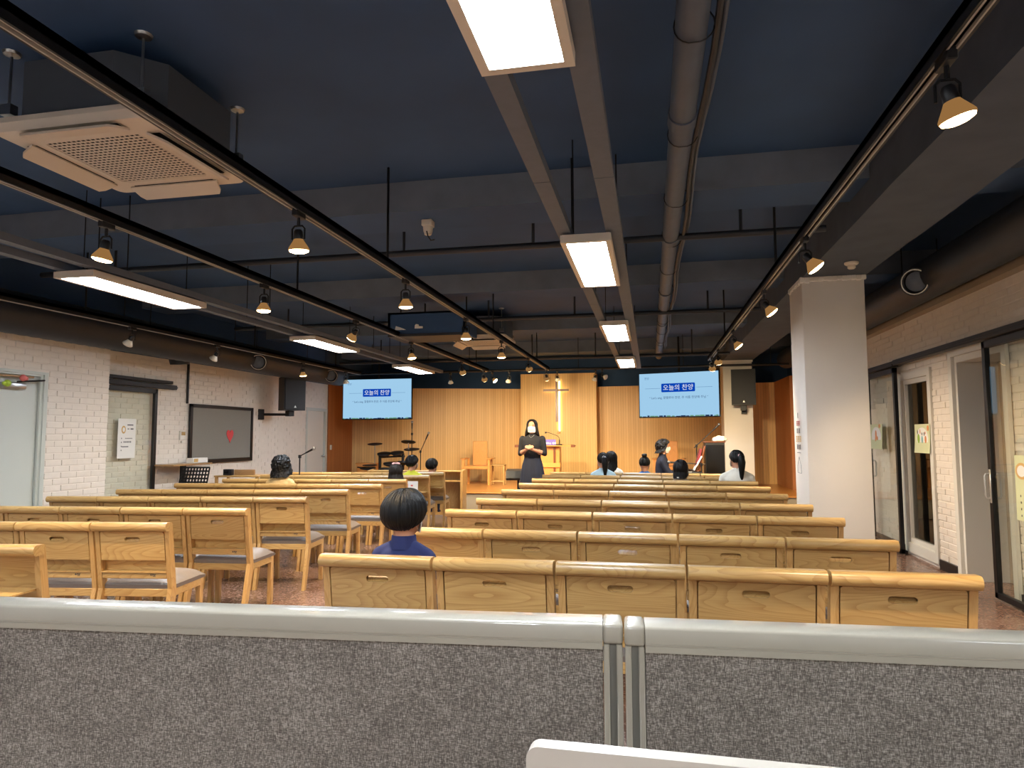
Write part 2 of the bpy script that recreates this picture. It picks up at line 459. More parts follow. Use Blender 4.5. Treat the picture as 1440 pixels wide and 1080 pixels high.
slab('wall_left_step', -6.60, -6.22, 6.62, 6.815, 0, SLAB, 'brick_paint')
RW_H = [(6.30, 7.25, 0.0, 2.12), (7.82, 8.74, 0.04, 2.08)]
wr = wall_with_holes('wall_right', 2.90, 3.06, -3.0, 13.6, 0, 2.66, RW_H, 'brick_paint')
slab('wall_right_upper', 2.90, 3.06, -3.0, 13.6, 2.66, SLAB, 'navy_paint')
structure(MB().box(2.80, 2.90, -3.0, 13.6, 2.66, 2.72).box(2.85, 2.90, -3.0, 13.6, 2.72, 2.76).build('trim_7', 'corridor_paint'))
slab('wall_behind', -6.9, 4.7, -3.2, -3.0, 0, SLAB, 'white_plaster')
slab('wall_back', -6.9, 4.7, 16.0, 16.2, 0, SLAB, 'navy_paint')
slab('wall_corridor', 4.5, 4.7, -3.0, 16.0, 0, SLAB, 'corridor_paint')
slab('wall_right_stage', 3.0, 3.2, 13.6, 16.0, 0, SLAB, 'navy_paint')
# bricks: nearest 300 of a wall are single objects, the rest one joined part
BL, BH, BD, J, JV = 0.198, 0.057, 0.024, 0.010, 0.004
def brick_mesh():
    mb = MB(); r = 0.003
    mb.rbox(0, BD, 0, BL, 0, BH, r, 1, smooth=False); return mb.mesh('brick')
BRICK = brick_mesh(); BRICK.materials.append(MATS['brick_paint'])
def lay(parent, X, side, y0, y1, z0, z1, holes, zvis=0.45, ymin=None):
    """lay running bond on the wall face at X; side +1 faces +x, -1 faces -x"""
    spots = []; row = 0; z = z0
    while z + BH <= z1 + 0.002:
        y = y0 - (BL + JV) * (0.5 if row % 2 else 0.0) - 0.004 * (row % 3)
        while y < y1:
            segs = [(max(y, y0), min(y + BL, y1))]
            for h in holes:
                if z + BH > h[2] and z < h[3]:
                    ns = []
                    for a, b in segs:
                        if b <= h[0] or a >= h[1]: ns.append((a, b)); continue
                        if a < h[0]: ns.append((a, h[0]))
                        if b > h[1]: ns.append((h[1], b))
                    segs = ns
            for a, b in segs:
                if b - a > 0.03: spots.append((a, b, z))
            y += BL + JV
        z += BH + J; row += 1
    def key(q):
        vis = q[2] > zvis and (ymin is None or q[0] > ymin)
        return (0 if vis else 1, (X ** 2 + q[0] ** 2))
    spots.sort(key=key)
    rest = MB()
    for i, (a, b, z) in enumerate(spots):
        prot = 0.005 + random.random() ** 2 * 0.007
        dz = random.uniform(-0.0015, 0.0015); tl = random.uniform(-0.006, 0.006)
        if i < 300:
            o = link('brick', BRICK, None, parent)
            o.location = (X + (prot - BD) if side > 0 else X - prot, a, z + dz)
            o.scale = (1, (b - a) / BL, 1); o.rotation_euler = (tl, 0, 0)
        else:
            x0, x1 = (X - 0.01, X + prot) if side > 0 else (X - prot, X + 0.01)
            M = rotM('X', tl, (0, a, z + dz))
            rest.box(x0, x1, 0, b - a, 0, BH, M=M)
    if rest.v:
        o = rest.build('brick_courses', 'brick_paint', parent); o['kind'] = 'stuff'
lay(wl, -6.20, 1, 4.6, 6.82, 0.004, 2.41, LN_H, 0.5, 4.95)
lay(wf, -6.60, 1, 6.86, 13.1, 0.004, 2.44, LF_H, 0.6, 7.1)
lay(wr, 2.90, -1, 5.0, 13.5, 0.10, 2.65, RW_H, 0.1, 5.6)
# columns: plastered, a ragged lip under the beam
def column(name, y0, y1):
    mb = MB(); x0, x1 = 1.37, 1.90
    mb.rbox(x0, x1, y0, y1, 0, 2.79, 0.012, 2)
    n = 14
    for fx in range(n):
        a = x0 - 0.012 + (x1 - x0 + 0.024) * fx / n; w = (x1 - x0 + 0.024) / n
        h = 0.035 + 0.03 * abs(noise.noise(Vector((fx * 0.9, y0, 0)))); mb.rbox(a - 0.004, a + w + 0.004, y0 - 0.012, y0 + 0.02, 2.80 - h, 2.805, 0.006, 1)
        b = y0 + (y1 - y0) * fx / n; wb = (y1 - y0) / n
        h = 0.035 + 0.04 * abs(noise.noise(Vector((fx * 1.3, 4, y0)))); mb.rbox(x0 - 0.012, x0 + 0.02, b - 0.004, b + wb + 0.004, 2.80 - h, 2.805, 0.006, 1)
    return structure(mb.build(name, 'white_plaster'))
column('wall_column_near', 6.50, 7.05)
column('wall_column_stage', 13.45, 14.0)
# stage platform and its timber walls
stg = structure(MB().box(-6.6, 2.6, 12.2, 16.0, 0.02, 0.325).build('floor_stage_riser', 'riser_grey'))
structure(MB().rbox(-6.6, 2.62, 12.17, 16.0, 0.325, 0.35, 0.004, 1).build('floor_stage', 'stage_floor_wood'))
def timber(name, a, b, z0, z1, mat, t=0.08):
    """upright veneered wall between plan points a and b, front face on the line"""
    a = Vector((a[0], a[1], 0)); b = Vector((b[0], b[1], 0)); L = (b - a).length; ang = math.atan2(b.y - a.y, b.x - a.x)
    o = MB().box(0, L, 0, t, z0, z1).build(name, mat, loc=a, rot=(0, 0, ang))
    return structure(o)
timber('wall_stage_left', (-6.585, 13.12), (-6.585, 14.32), 0.0, 2.47, 'red_oak_wall', t=0.01)
timber('wall_stage_left_wing', (-6.59, 14.30), (-2.86, 15.55), 0.35, 2.47, 'oak_wall')
timber('wall_stage_right_wing', (-1.20, 15.55), (2.60, 15.15), 0.35, 2.49, 'oak_wall')
structure(MB().box(-2.89, -1.175, 15.2, 15.6, 0.35, 2.78).build('wall_stage_centre', 'oak_wall_pale'))
timber('wall_stage_right', (2.58, 15.15), (2.58, 13.55), 0.0, 2.49, 'red_oak_wall', t=0.3)
slab('baseboard_stage', -2.90, -1.16, 15.18, 15.2, 0.35, 0.41, 'dark_wood')
# black skirting along the right wall
for i, (a, b) in enumerate(((-3, 6.28), (7.27, 7.80), (8.76, 13.5))):
    slab('baseboard_right_%d' % (i + 1), 2.872, 2.90, a, b, 0, 0.10, 'baseboard_black')
# doors and windows ---------------------------------------------------------
# near left door: pale grey leaf, frame with stepped mouldings, closer
d1 = structure(empty('door_1', (-6.2, 5.43, 0)))
MB().rbox(-0.07, -0.03, -0.50, 0.515, 0.01, 2.03, 0.004, 1).build('door_leaf', 'grey_door_paint', d1)
fr = MB()
for dx0, dx1, w in ((-0.10, -0.02, 0.03), (-0.02, 0.004, 0.075), (0.004, 0.022, 0.045)):
    off = 0.555
    frame4(fr, dx0, dx1, -off, off, 0, 2.05, w, w * 0.6)
fr.build('door_frame', 'grey_door_paint', d1)
MB().rbox(-0.03, 0.03, 0.05, 0.30, 1.86, 1.92, 0.008, 2).build('door_closer', 'steel', d1)
MB().tube([(0.02, 0.20, 1.93), (0.05, 0.42, 1.955)], 0.009).tube([(0.05, 0.42, 1.955), (0.03, 0.50, 1.965)], 0.009).build('closer_arm', 'black_metal', d1)
MB().tube([(0.04, -0.5, 1.975), (0.04, 0.36, 1.985)], 0.011).build('curtain_rod', 'shelf_wood', d1)
# far left door
d2 = structure(empty('door_2', (-6.6, 12.63, 0)))
MB().rbox(-0.06, -0.02, -0.38, 0.36, 0.01, 1.90, 0.004, 1).build('door_leaf', 'white_paint', d2)
frame4(MB(), -0.08, 0.02, -0.42, 0.42, 0, 1.95, 0.055, 0.06).build('door_frame', 'grey_door_paint', d2)
MB().ell((0.03, 0.29, 0.98), (0.03, 0.03, 0.03), 12, 8).tube([(-0.02, 0.29, 0.98), (0.03, 0.29, 0.98)], 0.012).build('door_knob', 'steel', d2)
# sliding doors hang from black rails in front of the brick
def sliding(name, X, y0, y1, z1, lead, face, rail, n):
    """glass leaf with black stiles; lead: which end carries the handle; face +1/-1 is the room side"""
    d = structure(empty(name, (X, (y0 + y1) / 2, 0))); h = (y1 - y0) / 2
    MB().box(-0.004, 0.004, -h + 0.03, h - 0.03, 0.06, z1 - 0.05).build('pane', 'pane_glass', d)
    MB().rbox(-0.02, 0.02, -h, -h + 0.055, 0.02, z1, 0.003, 1).build('stile', 'black_metal', d)
    MB().rbox(-0.02, 0.02, h - 0.055, h, 0.02, z1, 0.003, 1).build('stile', 'black_metal', d)
    MB().rbox(-0.02, 0.02, -h, h, z1 - 0.06, z1, 0.003, 1).build('top_bar', 'black_metal', d)
    MB().rbox(-0.02, 0.02, -h, h, 0.02, 0.07, 0.003, 1).build('bottom_bar', 'black_metal', d)
    MB().rbox(-0.035, 0.035, rail[0] - (y0 + y1) / 2, rail[1] - (y0 + y1) / 2, z1 + 0.012, z1 + 0.075, 0.006, 1).box(-0.042, 0.042, rail[0] - (y0 + y1) / 2, rail[1] - (y0 + y1) / 2, z1 + 0.034, z1 + 0.050).build('door_rail', 'black_metal', d)
    e = (h - 0.03) * lead
    hm = MB()
    for sgn in (-1, 1):
        hm.tube([(0.0, e, 0.84), (sgn * 0.05, e, 0.84), (sgn * 0.06, e, 0.86), (sgn * 0.06, e, 1.02), (sgn * 0.05, e, 1.04), (0, e, 1.04)], 0.009, 8)
    hm.rbox(-0.026, 0.026, e - 0.014, e + 0.014, 0.80, 1.08, 0.004, 1)
    hm.build('pull_handle', 'silver_metal', d)
    return d
sliding('door_3', 2.80, 4.70, 6.45, 2.16, 1, -1, (3.2, 8.58), 3)
sliding('door_4', 2.80, 8.60, 9.66, 2.15, 1, -1, (8.58, 13.3), 4)
sliding('door_5', -6.53, 6.98, 8.02, 2.02, -1, 1, (6.9, 8.38), 5)
structure(MB().rbox(-6.56, -6.50, 6.9, 8.30, 2.108, 2.150, 0.005, 1).build('trim_8', 'black_metal'))
# doorway beyond the near sliding leaf: deep white jambs
d6 = structure(empty('door_6', (2.90, 6.775, 0)))
frame4(MB(), -0.014, 0.34, -0.475, 0.475, 0, 2.12, 0.045, 0.06).build('door_jamb', 'white_paint', d6)
frame4(MB(), -0.045, -0.015, -0.55, 0.55, 0, 2.19, 0.075, 0.07).build('architrave', 'white_paint', d6)
MB().rbox(0.34, 0.38, 0.38, 0.44, 0, 2.06, 0.004, 1).rbox(0.36, 1.2, 0.34, 0.38, 0, 2.06, 0.004, 1).build('door_leaf', 'corridor_paint', d6)
# tall white window
w1 = structure(empty('window_1', (2.90, 8.28, 0)))
frame4(MB(), -0.03, 0.12, -0.46, 0.46, 0.04, 2.08, 0.08, 0.08, 0.11).build('window_frame', 'white_paint', w1)
frame4(MB(), 0.0, 0.08, -0.38, 0.38, 0.15, 2.0, 0.04, 0.05, 0.05).build('window_sash', 'white_paint', w1)
MB().box(0.03, 0.038, -0.35, 0.35, 0.18, 1.97).build('pane', 'tinted_glass', w1)
slab('wall_corridor_end', 3.06, 4.5, 9.2, 9.3, 0, SLAB, 'corridor_paint')

# ------------------------------------------------------------------ ceiling equipment
# panel lights
def panel_light(x0, x1, y0, z, label):
    t = empty('panel_light', ((x0 + x1) / 2, y0 + 0.62, z), 0, label, 'ceiling light', 'white ceiling panel lights')
    w = (x1 - x0) / 2; h = 0.62; b = 0.032
    MB().box(-w, -w + b, -h + b, h - b, 0, 0.045).box(w - b, w, -h + b, h - b, 0, 0.045).box(-w, w, -h, -h + b, 0, 0.045).box(-w, w, h - b, h, 0, 0.045).box(-w + 0.01, w - 0.01, -h + 0.01, h - 0.01, 0.0455, 0.05).build('frame', 'ac_plastic', t)
    MB().box(-w + b, w - b, -h + b, h - b, 0.006, 0.03).build('diffuser', 'panel_glow', t)
    for q in (-1, 1): MB().tube([(q * w * 0.6, q * h * 0.7, 0.05), (q * w * 0.6, q * h * 0.7, SLAB - z)], 0.004, 6).build('hanger_rod', 'black_metal', t)
    return t
for y0, lb in ((-2.35, 'added unseen white panel light behind the camera in the centre line'), (0.76, 'largest and nearest white panel light over the grey partition'), (3.89, 'white panel light, second in the line above the centre aisle'), (6.95, 'white panel light, third in the line above the centre aisle'), (10.15, 'smallest white panel light, nearest the wooden cross in its line')):  # the one behind the camera is unseen, added to raise the brightness
    panel_light(-0.50, -0.205, y0, 2.5, lb)
for y0, lb in ((-2.4, 'added unseen white panel light behind the camera in the left line'), (0.8, 'added unseen white panel light over the left seats beside the partition'), (4.0, 'long white panel light left of the room above the near left door'), (7.22, 'middle white panel light of the left line, before the heart board'), (10.45, 'white panel light in front of the left screen')):  # first two hang out of view, added for overall brightness
    panel_light(-4.13, -3.80, y0, 2.5, lb)
for y0, lb in ((-2.4, 'added unseen white panel light behind the camera near the right wall'),): panel_light(1.95, 2.28, y0, 2.5, lb)  # out of frame, added as fill from behind the camera
t = empty('corridor_fill_lamp', (3.8, 7.6, SLAB - 0.06), 0, 'added unseen round lamp in the corridor beyond the right doorway', 'ceiling light')  # unseen lamp added to lift the dark corridor behind the glass
MB().lathe([(0.17, 0.06), (0.17, 0.03), (0.16, 0.02)], 24).build('lamp_body', 'ac_plastic', t)
MB().lathe([(0.155, 0.022), (0.13, 0.0), (0.0, -0.012)], 24, close=False).build('diffuser', 'corridor_fill_glow', t)
# wireway rails carrying the panels
def wire_rail(x0, x1, label):
    t = empty('wireway_rail', ((x0 + x1) / 2, 0, 2.56), 0, label, 'ceiling rail', 'wireway rails above the panel lights')
    w = (x1 - x0) / 2
    y = -3.0; k = 0
    while y < 12.2:
        MB().box(-w, w, y + 0.003, min(y + 3.04, 12.3) - 0.003, 0, 0.05).build('rail_length', 'rail_paint', t)
        y += 3.04; k += 1
    for q in (4.35, 6.3, 9.6): MB().tube([(0, q, 0.05), (0, q, SLAB - 2.56)], 0.005, 6).build('hanger_rod', 'black_metal', t)
wire_rail(-0.52, -0.44, 'grey wireway rail on the left edge of the centre panel lights')
wire_rail(-0.235, -0.145, 'grey wireway rail on the right edge of the centre panel lights')
wire_rail(-4.13, -4.06, 'grey wireway rail on the wall side of the left panel lights')
wire_rail(-3.87, -3.80, 'grey wireway rail on the aisle side of the left panel lights')
# lighting tracks and their lamps
def track(x, y0, y1, label, rods):
    t = empty('lighting_track', (x, 0, 2.5), 0, label, 'lighting track', 'black lighting tracks')
    MB().box(-0.025, -0.016, y0, y1, 0, 0.06).box(0.016, 0.025, y0, y1, 0, 0.06).box(-0.025, 0.025, y0, y1, 0.03, 0.06).build('track_channel', 'black_metal', t)
    MB().box(-0.0152, -0.0098, y0, y1, -0.0005, 0.012).box(0.0098, 0.0152, y0, y1, -0.0005, 0.012).build('conductor', 'track_copper', t)
    for y in rods: MB().tube([(0, y, 0.06), (0, y, SLAB - 2.5)], 0.009, 6).build('hanger_rod', 'black_metal', t)
track(-1.72, -1.0, 11.6, 'black lighting track passing under the near air conditioner', (4.25, 7.4, 10.4))
track(-2.8, -1.0, 11.6, 'black lighting track over the left block of chairs', (5.0, 8.2, 10.8))
track(0.89, -1.0, 10.6, 'black lighting track over the right block of chairs', (5.0, 8.4))
track(-5.2, 3.0, 11.6, 'black lighting track beside the left wall duct', (5.4, 8.2, 10.6))
def spot_parts():
    t = empty('track_spotlight')
    MB().rbox(-0.016, 0.016, -0.045, 0.045, -0.028, 0.012, 0.004, 1).tube([(0, 0, -0.02), (0, 0, -0.07)], 0.008, 8).build('adapter', 'black_plastic', t)
    MB().tube([(-0.034, 0, -0.14), (-0.034, 0, -0.085), (-0.02, 0, -0.07), (0.02, 0, -0.07), (0.034, 0, -0.085), (0.034, 0, -0.14)], 0.005, 6).build('yoke', 'black_metal', t)
    hd = MB().lathe([(0.0, 0.012), (0.016, 0.01), (0.022, 0.0), (0.024, -0.03), (0.022, -0.042)], 18).build('lamp_head', 'black_metal', t, loc=(0, 0, -0.10))
    MB().lathe([(0.021, -0.034), (0.030, -0.05), (0.044, -0.072), (0.052, -0.086), (0.052, -0.092), (0.049, -0.094)], 20, close=False).build('lamp_shell', 'bulb_shell', hd)
    MB().lathe([(0.050, -0.090), (0.046, -0.100), (0.028, -0.107), (0.0, -0.109)], 20, close=False).build('bulb', 'bulb_glow', hd)
    return t, hd
SPOT, SPOT_HEAD = spot_parts()
DEADHEAD = None
spot_data = bpy.data.lights.new('lamp_beam', 'SPOT'); spot_data.energy = SPOT_W; spot_data.color = (1.0, 0.76, 0.48)
stage_data = bpy.data.lights.new('lamp_beam', 'SPOT'); stage_data.energy = SPOT_W * 1.45; stage_data.color = (1.0, 0.78, 0.46); stage_data.spot_size = R(110); stage_data.spot_blend = 0.9; stage_data.shadow_soft_size = 0.045
spot_data.spot_size = R(100); spot_data.spot_blend = 0.8; spot_data.shadow_soft_size = 0.045
plain('bulb_off', S(210, 200, 180), 0.2)
used = [False]
def spot(x, y, label, tilt=(0, 0), z=2.5, lit=True, drop=0.0, yaw=0.0):
    if not used[0]:
        t = SPOT; used[0] = True
    else:
        t = copy_tree(SPOT)
    t.location = (x, y, z - drop); t.rotation_euler = (0, 0, yaw)
    tag(t, label, 'spotlight', 'track spotlights')
    hd = [c for c in t.children if c.name.startswith('lamp_head')][0]
    hd.rotation_euler = (tilt[0], tilt[1], 0)
    b = [c for c in hd.children if c.name.startswith('bulb')][0]
    if lit:
        lo = bpy.data.objects.new('lamp_beam', stage_data if tilt[0] > R(40) else spot_data); COL.objects.link(lo); lo.parent = hd; lo.location = (0, 0, -0.115)
    else:
        for c_ in [q for q in hd.children if q.type == 'MESH']:
            c_.data = c_.data.copy(); c_.data.materials.clear(); c_.data.materials.append(MATS['bulb_off'])
    return t
TL = 'warm track spotlight, %s along the track under the near air conditioner'
T2 = 'warm track spotlight, %s along the track over the left chairs'
TR = 'warm track spotlight, %s along the track over the right chairs'
for i, y in enumerate((3.07, 4.60, 6.24, 7.83, 9.65, 11.36)): spot(-1.72, y, TL % ORD[i], (R(6), 0) if i < 4 else (R(52), 0))
for i, y in enumerate((3.02, 4.52, 6.13, 7.69, 9.92, 11.31)): spot(-2.8, y, T2 % ORD[i], ((0, R(12)), (0, 0), (R(18), R(40)), (0, R(-8)), (R(50), 0), (R(55), 0))[i])
for i, y in enumerate((2.18, 4.10, 5.55, 7.61, 9.28, 10.2)): spot(0.89, y, TR % ORD[i], (R(4), R(-16)) if i == 0 else (0, R(-38)) if i < 4 else (R(48), R(-10)))
for i, (y, lit) in enumerate(((6.0, False), (7.4, False), (9.5, True), (11.0, False))):
    spot(-5.2, y, ['unlit track spotlight above the step in the left brick wall', 'unlit track spotlight above the grey heart board', 'lit track spotlight nearest the left wall loudspeaker', 'black unlit track spotlight hanging before the left screen'][i], (0, R(35)) if i < 2 else (R(10), 0), lit=lit)
# bar of lamps before the stage
bar = empty('lamp_bar', (0, 12.6, 2.62), 0, 'thin black pipe with stage lamps above the stage front', 'pipe')
MB().tube([(-6.3, 0, 0), (2.4, 0, 0)], 0.022, 10).build('bar_pipe', 'black_metal', bar)
for x in (-5.4, -3.4, -1.3, 0.6, 2.1): MB().tube([(x, 0, 0.02), (x, 0, SLAB - 2.62)], 0.006, 6).build('hanger_rod', 'black_metal', bar)
for x, lb, tl, lit in ((-3.78, 'small unlit stage lamp left of the tallest wooden chair', (R(20), 0), False), (-2.95, 'pale stage lamp with added beam left of the centre timber panel', (R(-10), R(-45)), True), (-2.62, 'unlit stage lamp drooping at the centre panel edge', (R(30), R(15)), False), (-1.70, 'black stage lamp hanging directly above the cross', (R(50), 0), False), (-0.86, 'unlit stage lamp tilted up right of the centre panel', (R(-30), R(-60)), False), (-0.98, 'unlit stage lamp tilted down right of the centre panel', (R(25), R(20)), False)):  # the pale lamp's beam is added to brighten the stage
    spot(x, 12.6, lb, tl, 2.588, lit)
# cassette air conditioners
def cassette(name, c, label, flap=1.0):
    t = empty(name, c, 0, label, 'air conditioner', 'ceiling cassette air conditioners'); h = 0.42
    body = MB()
    oct_ = [(-0.40, -0.24), (-0.24, -0.40), (0.24, -0.40), (0.40, -0.24), (0.40, 0.24), (0.24, 0.40), (-0.24, 0.40), (-0.40, 0.24)]
    body.prism(oct_, 0.06, 0.33, 'z').build('body', 'ac_body', t)
    # panel ring around the grille opening, rounded outside corners
    def rr(hw, r, n=5):
        p = []
        for cx, cy, a0 in ((hw - r, hw - r, 0), (-hw + r, hw - r, 90), (-hw + r, -hw + r, 180), (hw - r, -hw + r, 270)):
            for i in range(n + 1):
                a = R(a0 + 90 * i / n); p.append((cx + r * math.cos(a), cy + r * math.sin(a)))
        return p
    o, o2, q = rr(h, 0.05), rr(h - 0.02, 0.045), rr(0.265, 0.04); n = len(o)
    v = [(x, y, 0.06) for x, y in o] + [(x, y, 0.035) for x, y in o] + [(x, y, 0.0) for x, y in o2] + [(x, y, 0.0) for x, y in q] + [(x, y, 0.03) for x, y in q]
    f = []
    for k in range(4):
        for i in range(n): f.append((k * n + i, k * n + (i + 1) % n, (k + 1) * n + (i + 1) % n, (k + 1) * n + i))
    MB().add(v, f, False).box(-0.38, 0.38, -0.38, 0.38, 0.045, 0.06).build('front_panel', 'ac_plastic', t)
    # grille: crossing bars over a dark cavity
    g = MB(); N = 19
    for i in range(N + 1):
        u = -0.256 + 0.512 * i / N
        g.box(u - 0.0040, u + 0.0040, -0.262, 0.262, 0.0022, 0.0034); g.box(-0.262, 0.262, u - 0.0065, u + 0.0065, 0.001, 0.0022)
    g.build('grille', 'ac_plastic', t)
    MB().box(-0.264, 0.264, -0.264, 0.264, 0.010, 0.014).build('filter', 'dark_slot', t)
    for k in range(4):
        M = Matrix.Rotation(R(90 * k), 4, 'Z')
        MB().rbox(-0.25, 0.25, -0.372, -0.312, -0.002, 0.01, 0.004, 1, M=M).build('air_slot', 'dark_slot', t)
        fm = MB()
        pl = [(-0.27, 0), (-0.255, -0.05), (-0.235, -0.068), (0.235, -0.068), (0.255, -0.05), (0.27, 0)]
        MM = M @ Matrix.Translation((0, -0.318, -0.006)) @ Matrix.Rotation(R(24 * flap if k in (1, 3) else 12 if k == 0 else 26), 4, 'X') 
        fm.prism([(x, y * 1.4) for x, y in pl], -0.006, 0.004, 'z', M=MM).build('louvre', 'ac_plastic', t)
    for sx in (-1, 1):
        for sy in (-1, 1):
            hg = MB()
            hg.tube([(sx * 0.36, sy * 0.36, 0.12), (sx * 0.36, sy * 0.36, SLAB - c[2])], 0.006, 8)
            hg.box(sx * 0.36 - 0.03, sx * 0.36 + 0.03, sy * 0.36 - 0.02, sy * 0.36 + 0.02, 0.10, 0.15)
            hg.lathe([(0.04, 0), (0.035, -0.012), (0.01, -0.02)], 12, M=Matrix.Translation((sx * 0.36, sy * 0.36, SLAB - c[2])))
            hg.build('hanger', 'steel', t)
    return t
cassette('cassette_air_conditioner', (-2.59, 2.93, 2.79), 'large beige cassette air conditioner with grille hung near the left front')
cassette('cassette_air_conditioner', (-2.42, 9.75, 2.76), 'small far cassette air conditioner before the stage with dropped louvres', 1.6)
# dark boxed unit beside the far cassette
bx = empty('ceiling_projector_box', (-2.46, 7.25, 2.50), 0, 'dark navy box with two pale vents hanging before the far air conditioner', 'projector')
MB().box(-0.46, 0.46, 0.0, 0.03, 0.03, 0.28).box(-0.46, -0.43, 0, 0.5, 0.03, 0.28).box(0.43, 0.46, 0, 0.5, 0.03, 0.28).box(-0.46, 0.46, 0, 0.5, 0.26, 0.28).build('case', 'navy_paint', bx)
MB().box(-0.45, 0.42, -0.02, 0.5, 0.0, 0.03).build('shelf', 'duct_paint', bx)
MB().prism([(-0.37, 0.08), (-0.24, 0.08), (-0.30, 0.105), (-0.36, 0.125)], -0.012, 0.0, 'y').build('vent', 'paper', bx)
MB().prism([(-0.135, 0.09), (-0.04, 0.09), (-0.04, 0.112), (-0.085, 0.114), (-0.09, 0.135), (-0.12, 0.14), (-0.132, 0.125)], -0.012, 0.0, 'y').build('vent', 'paper', bx)
for q in (-0.4, 0.4): MB().tube([(q, 0.25, 0.28), (q, 0.25, SLAB - 2.5)], 0.008).build('hanger_rod', 'black_metal', bx)
# spiral ducts
def duct(name, x, z, r, y0, y1, label, noz, side):
    t = empty(name, (x, 0, z), 0, label, 'duct')
    pts = []; rs = []; y = y0; k = 0
    while y <= y1:
        pts.append((0, y, 0)); rs.append(r + (0.006 if k % 2 else 0)); y += 0.07; k += 1
    MB().tube(pts, rs, 24).build('duct_pipe', 'duct_paint', t)
    rn = r * 1.42
    for yy, ax in noz:
        M = Matrix.Translation((0, yy, 0)) @ Vector((0.62 * side, -0.74, -0.22)).to_track_quat('Z', 'Y').to_matrix().to_4x4()
        nz = MB().lathe([(0.10, r * 0.6), (0.10, rn + 0.06), (0.125, rn + 0.07), (0.125, rn + 0.09), (0.105, rn + 0.095), (0.095, rn + 0.085)], 22, close=False, M=M).build('nozzle', 'duct_paint', t)
        MB().lathe([(0.099, rn + 0.080), (0.112, rn + 0.0965), (0.104, rn + 0.0965)], 22, close=False, M=M).build('nozzle_ring', 'steel', nz)
        MB().lathe([(0.088, rn + 0.06), (0.02, rn + 0.085), (0.0, rn + 0.085)], 22, close=False, M=M).build('nozzle_disc', 'rail_paint', nz)
    y = y0 + 1
    while y < y1:
        for q in (-0.9, 0.9): MB().tube([(r * q, y, 0), (r * q, y, SLAB - z)], 0.005, 6).build('hanger_rod', 'black_metal', t)
        y += 2.2
duct('spiral_duct', -5.92, 2.56, 0.20, -2.9, 12.25, 'dark spiral duct with round nozzles along the left brick wall', [(9.35, R(-30)), (11.7, R(-30))], 1)
duct('spiral_duct', 2.5, 2.78, 0.17, -2.9, 13.4, 'dark spiral duct above the right sliding glass doors', [(6.7, R(30))], -1)
elb = empty('duct_elbow', (-6.2, 8.0, 2.45), 0, 'stubby dark duct drop above the grey heart board', 'duct')
MB().tube([(0.0, 0.0, 0.1), (0.0, 0.02, 0.0), (0.0, 0.03, -0.10)], [0.14, 0.14, 0.12], 18).build('elbow_pipe', 'duct_paint', elb)
# drain pipe with cables along the ceiling
pp = empty('ceiling_pipe', (0.18, 0, 2.92), 0, 'grey ceiling pipe with strapped cables right of the centre lights', 'pipe')
y = -2.9
while y < 12.5:
    MB().tube([(0, y, 0), (0, y + 2.05, 0)], 0.062, 18).tube([(0, y, 0), (0, y + 0.12, 0)], 0.07, 18).build('pipe_length', 'pipe_paint', pp); y += 2.05
cb = [(0.085 + 0.012 * math.sin(i * 0.9) + (0.05 if i in (12, 13) else 0), -2.9 + i * 0.35, -0.01 + 0.012 * math.cos(i * 1.3)) for i in range(44)]
MB().tube(cb, 0.014, 8).build('cable', 'duct_paint', pp)
MB().tube([(x + 0.025, y_, z_ + 0.02) for x, y_, z_ in cb], 0.010, 8).build('cable', 'pipe_paint', pp)
for i in range(15): MB().tube([(0.066 * math.cos(a) + 0.02 * (math.cos(a) > 0), -2.2 + i * 0.95, 0.068 * math.sin(a)) for a in [R(20 * k) for k in range(19)]], 0.003, 5).build('strap', 'black_metal', pp)
# sprinkler branch pipes across the room
for y, z, lb in ((5.3, 2.90, 'thin dark pipe across the ceiling behind the nearest beam'), (8.35, 2.86, 'thin dark pipe across the ceiling before the far air conditioner'), (11.6, 2.72, 'thin dark pipe across the ceiling nearest the stage')):
    p = empty('sprinkler_pipe', (0, y, z), 0, lb, 'pipe', 'sprinkler pipes')
    MB().tube([(-5.6, 0, 0), (1.3, 0, 0)], 0.026, 10).build('pipe_run', 'duct_paint', p)
    for x in (-4.8, -2.0, -0.9, 0.7): MB().tube([(x, 0, 0), (x, 0, SLAB - z)], 0.012, 6).build('hanger_rod', 'duct_paint', p)
# smoke detectors
def detector(p, label):
    t = empty('smoke_detector', p, 0, label, 'smoke detector', 'smoke detectors')
    MB().lathe([(0.055, 0.0), (0.055, -0.012), (0.045, -0.022), (0.0, -0.024)], 18).build('base', 'ac_plastic', t)
    MB().lathe([(0.03, -0.02), (0.032, -0.045), (0.022, -0.055), (0, -0.056)], 14).build('sensor_cap', 'ac_plastic', t)
    return t
detector((1.66, 6.0, 2.80), 'small round smoke detector under the beam by the white column')
detector((-0.5, 5.35, SLAB), 'smoke detector on the slab behind the second panel light')
t = empty('emergency_lamp', (-1.60, 4.74, 2.98), 0, 'cream emergency lamp with loose cable on the nearest beam', 'lamp')
MB().rbox(-0.04, 0.04, -0.04, 0.04, -0.05, 0.0, 0.006, 1).build('base', 'ac_plastic', t)
MB().lathe([(0.038, -0.05), (0.034, -0.085), (0.026, -0.11), (0.0, -0.112)], 14).build('lens_cap', 'ac_plastic', t)
MB().tube([(0.0, -0.03, -0.09), (0.01, -0.03, -0.13), (0.03, -0.02, -0.16), (0.05, 0.0, -0.15)], 0.005, 6).build('cable', 'black_plastic', t)

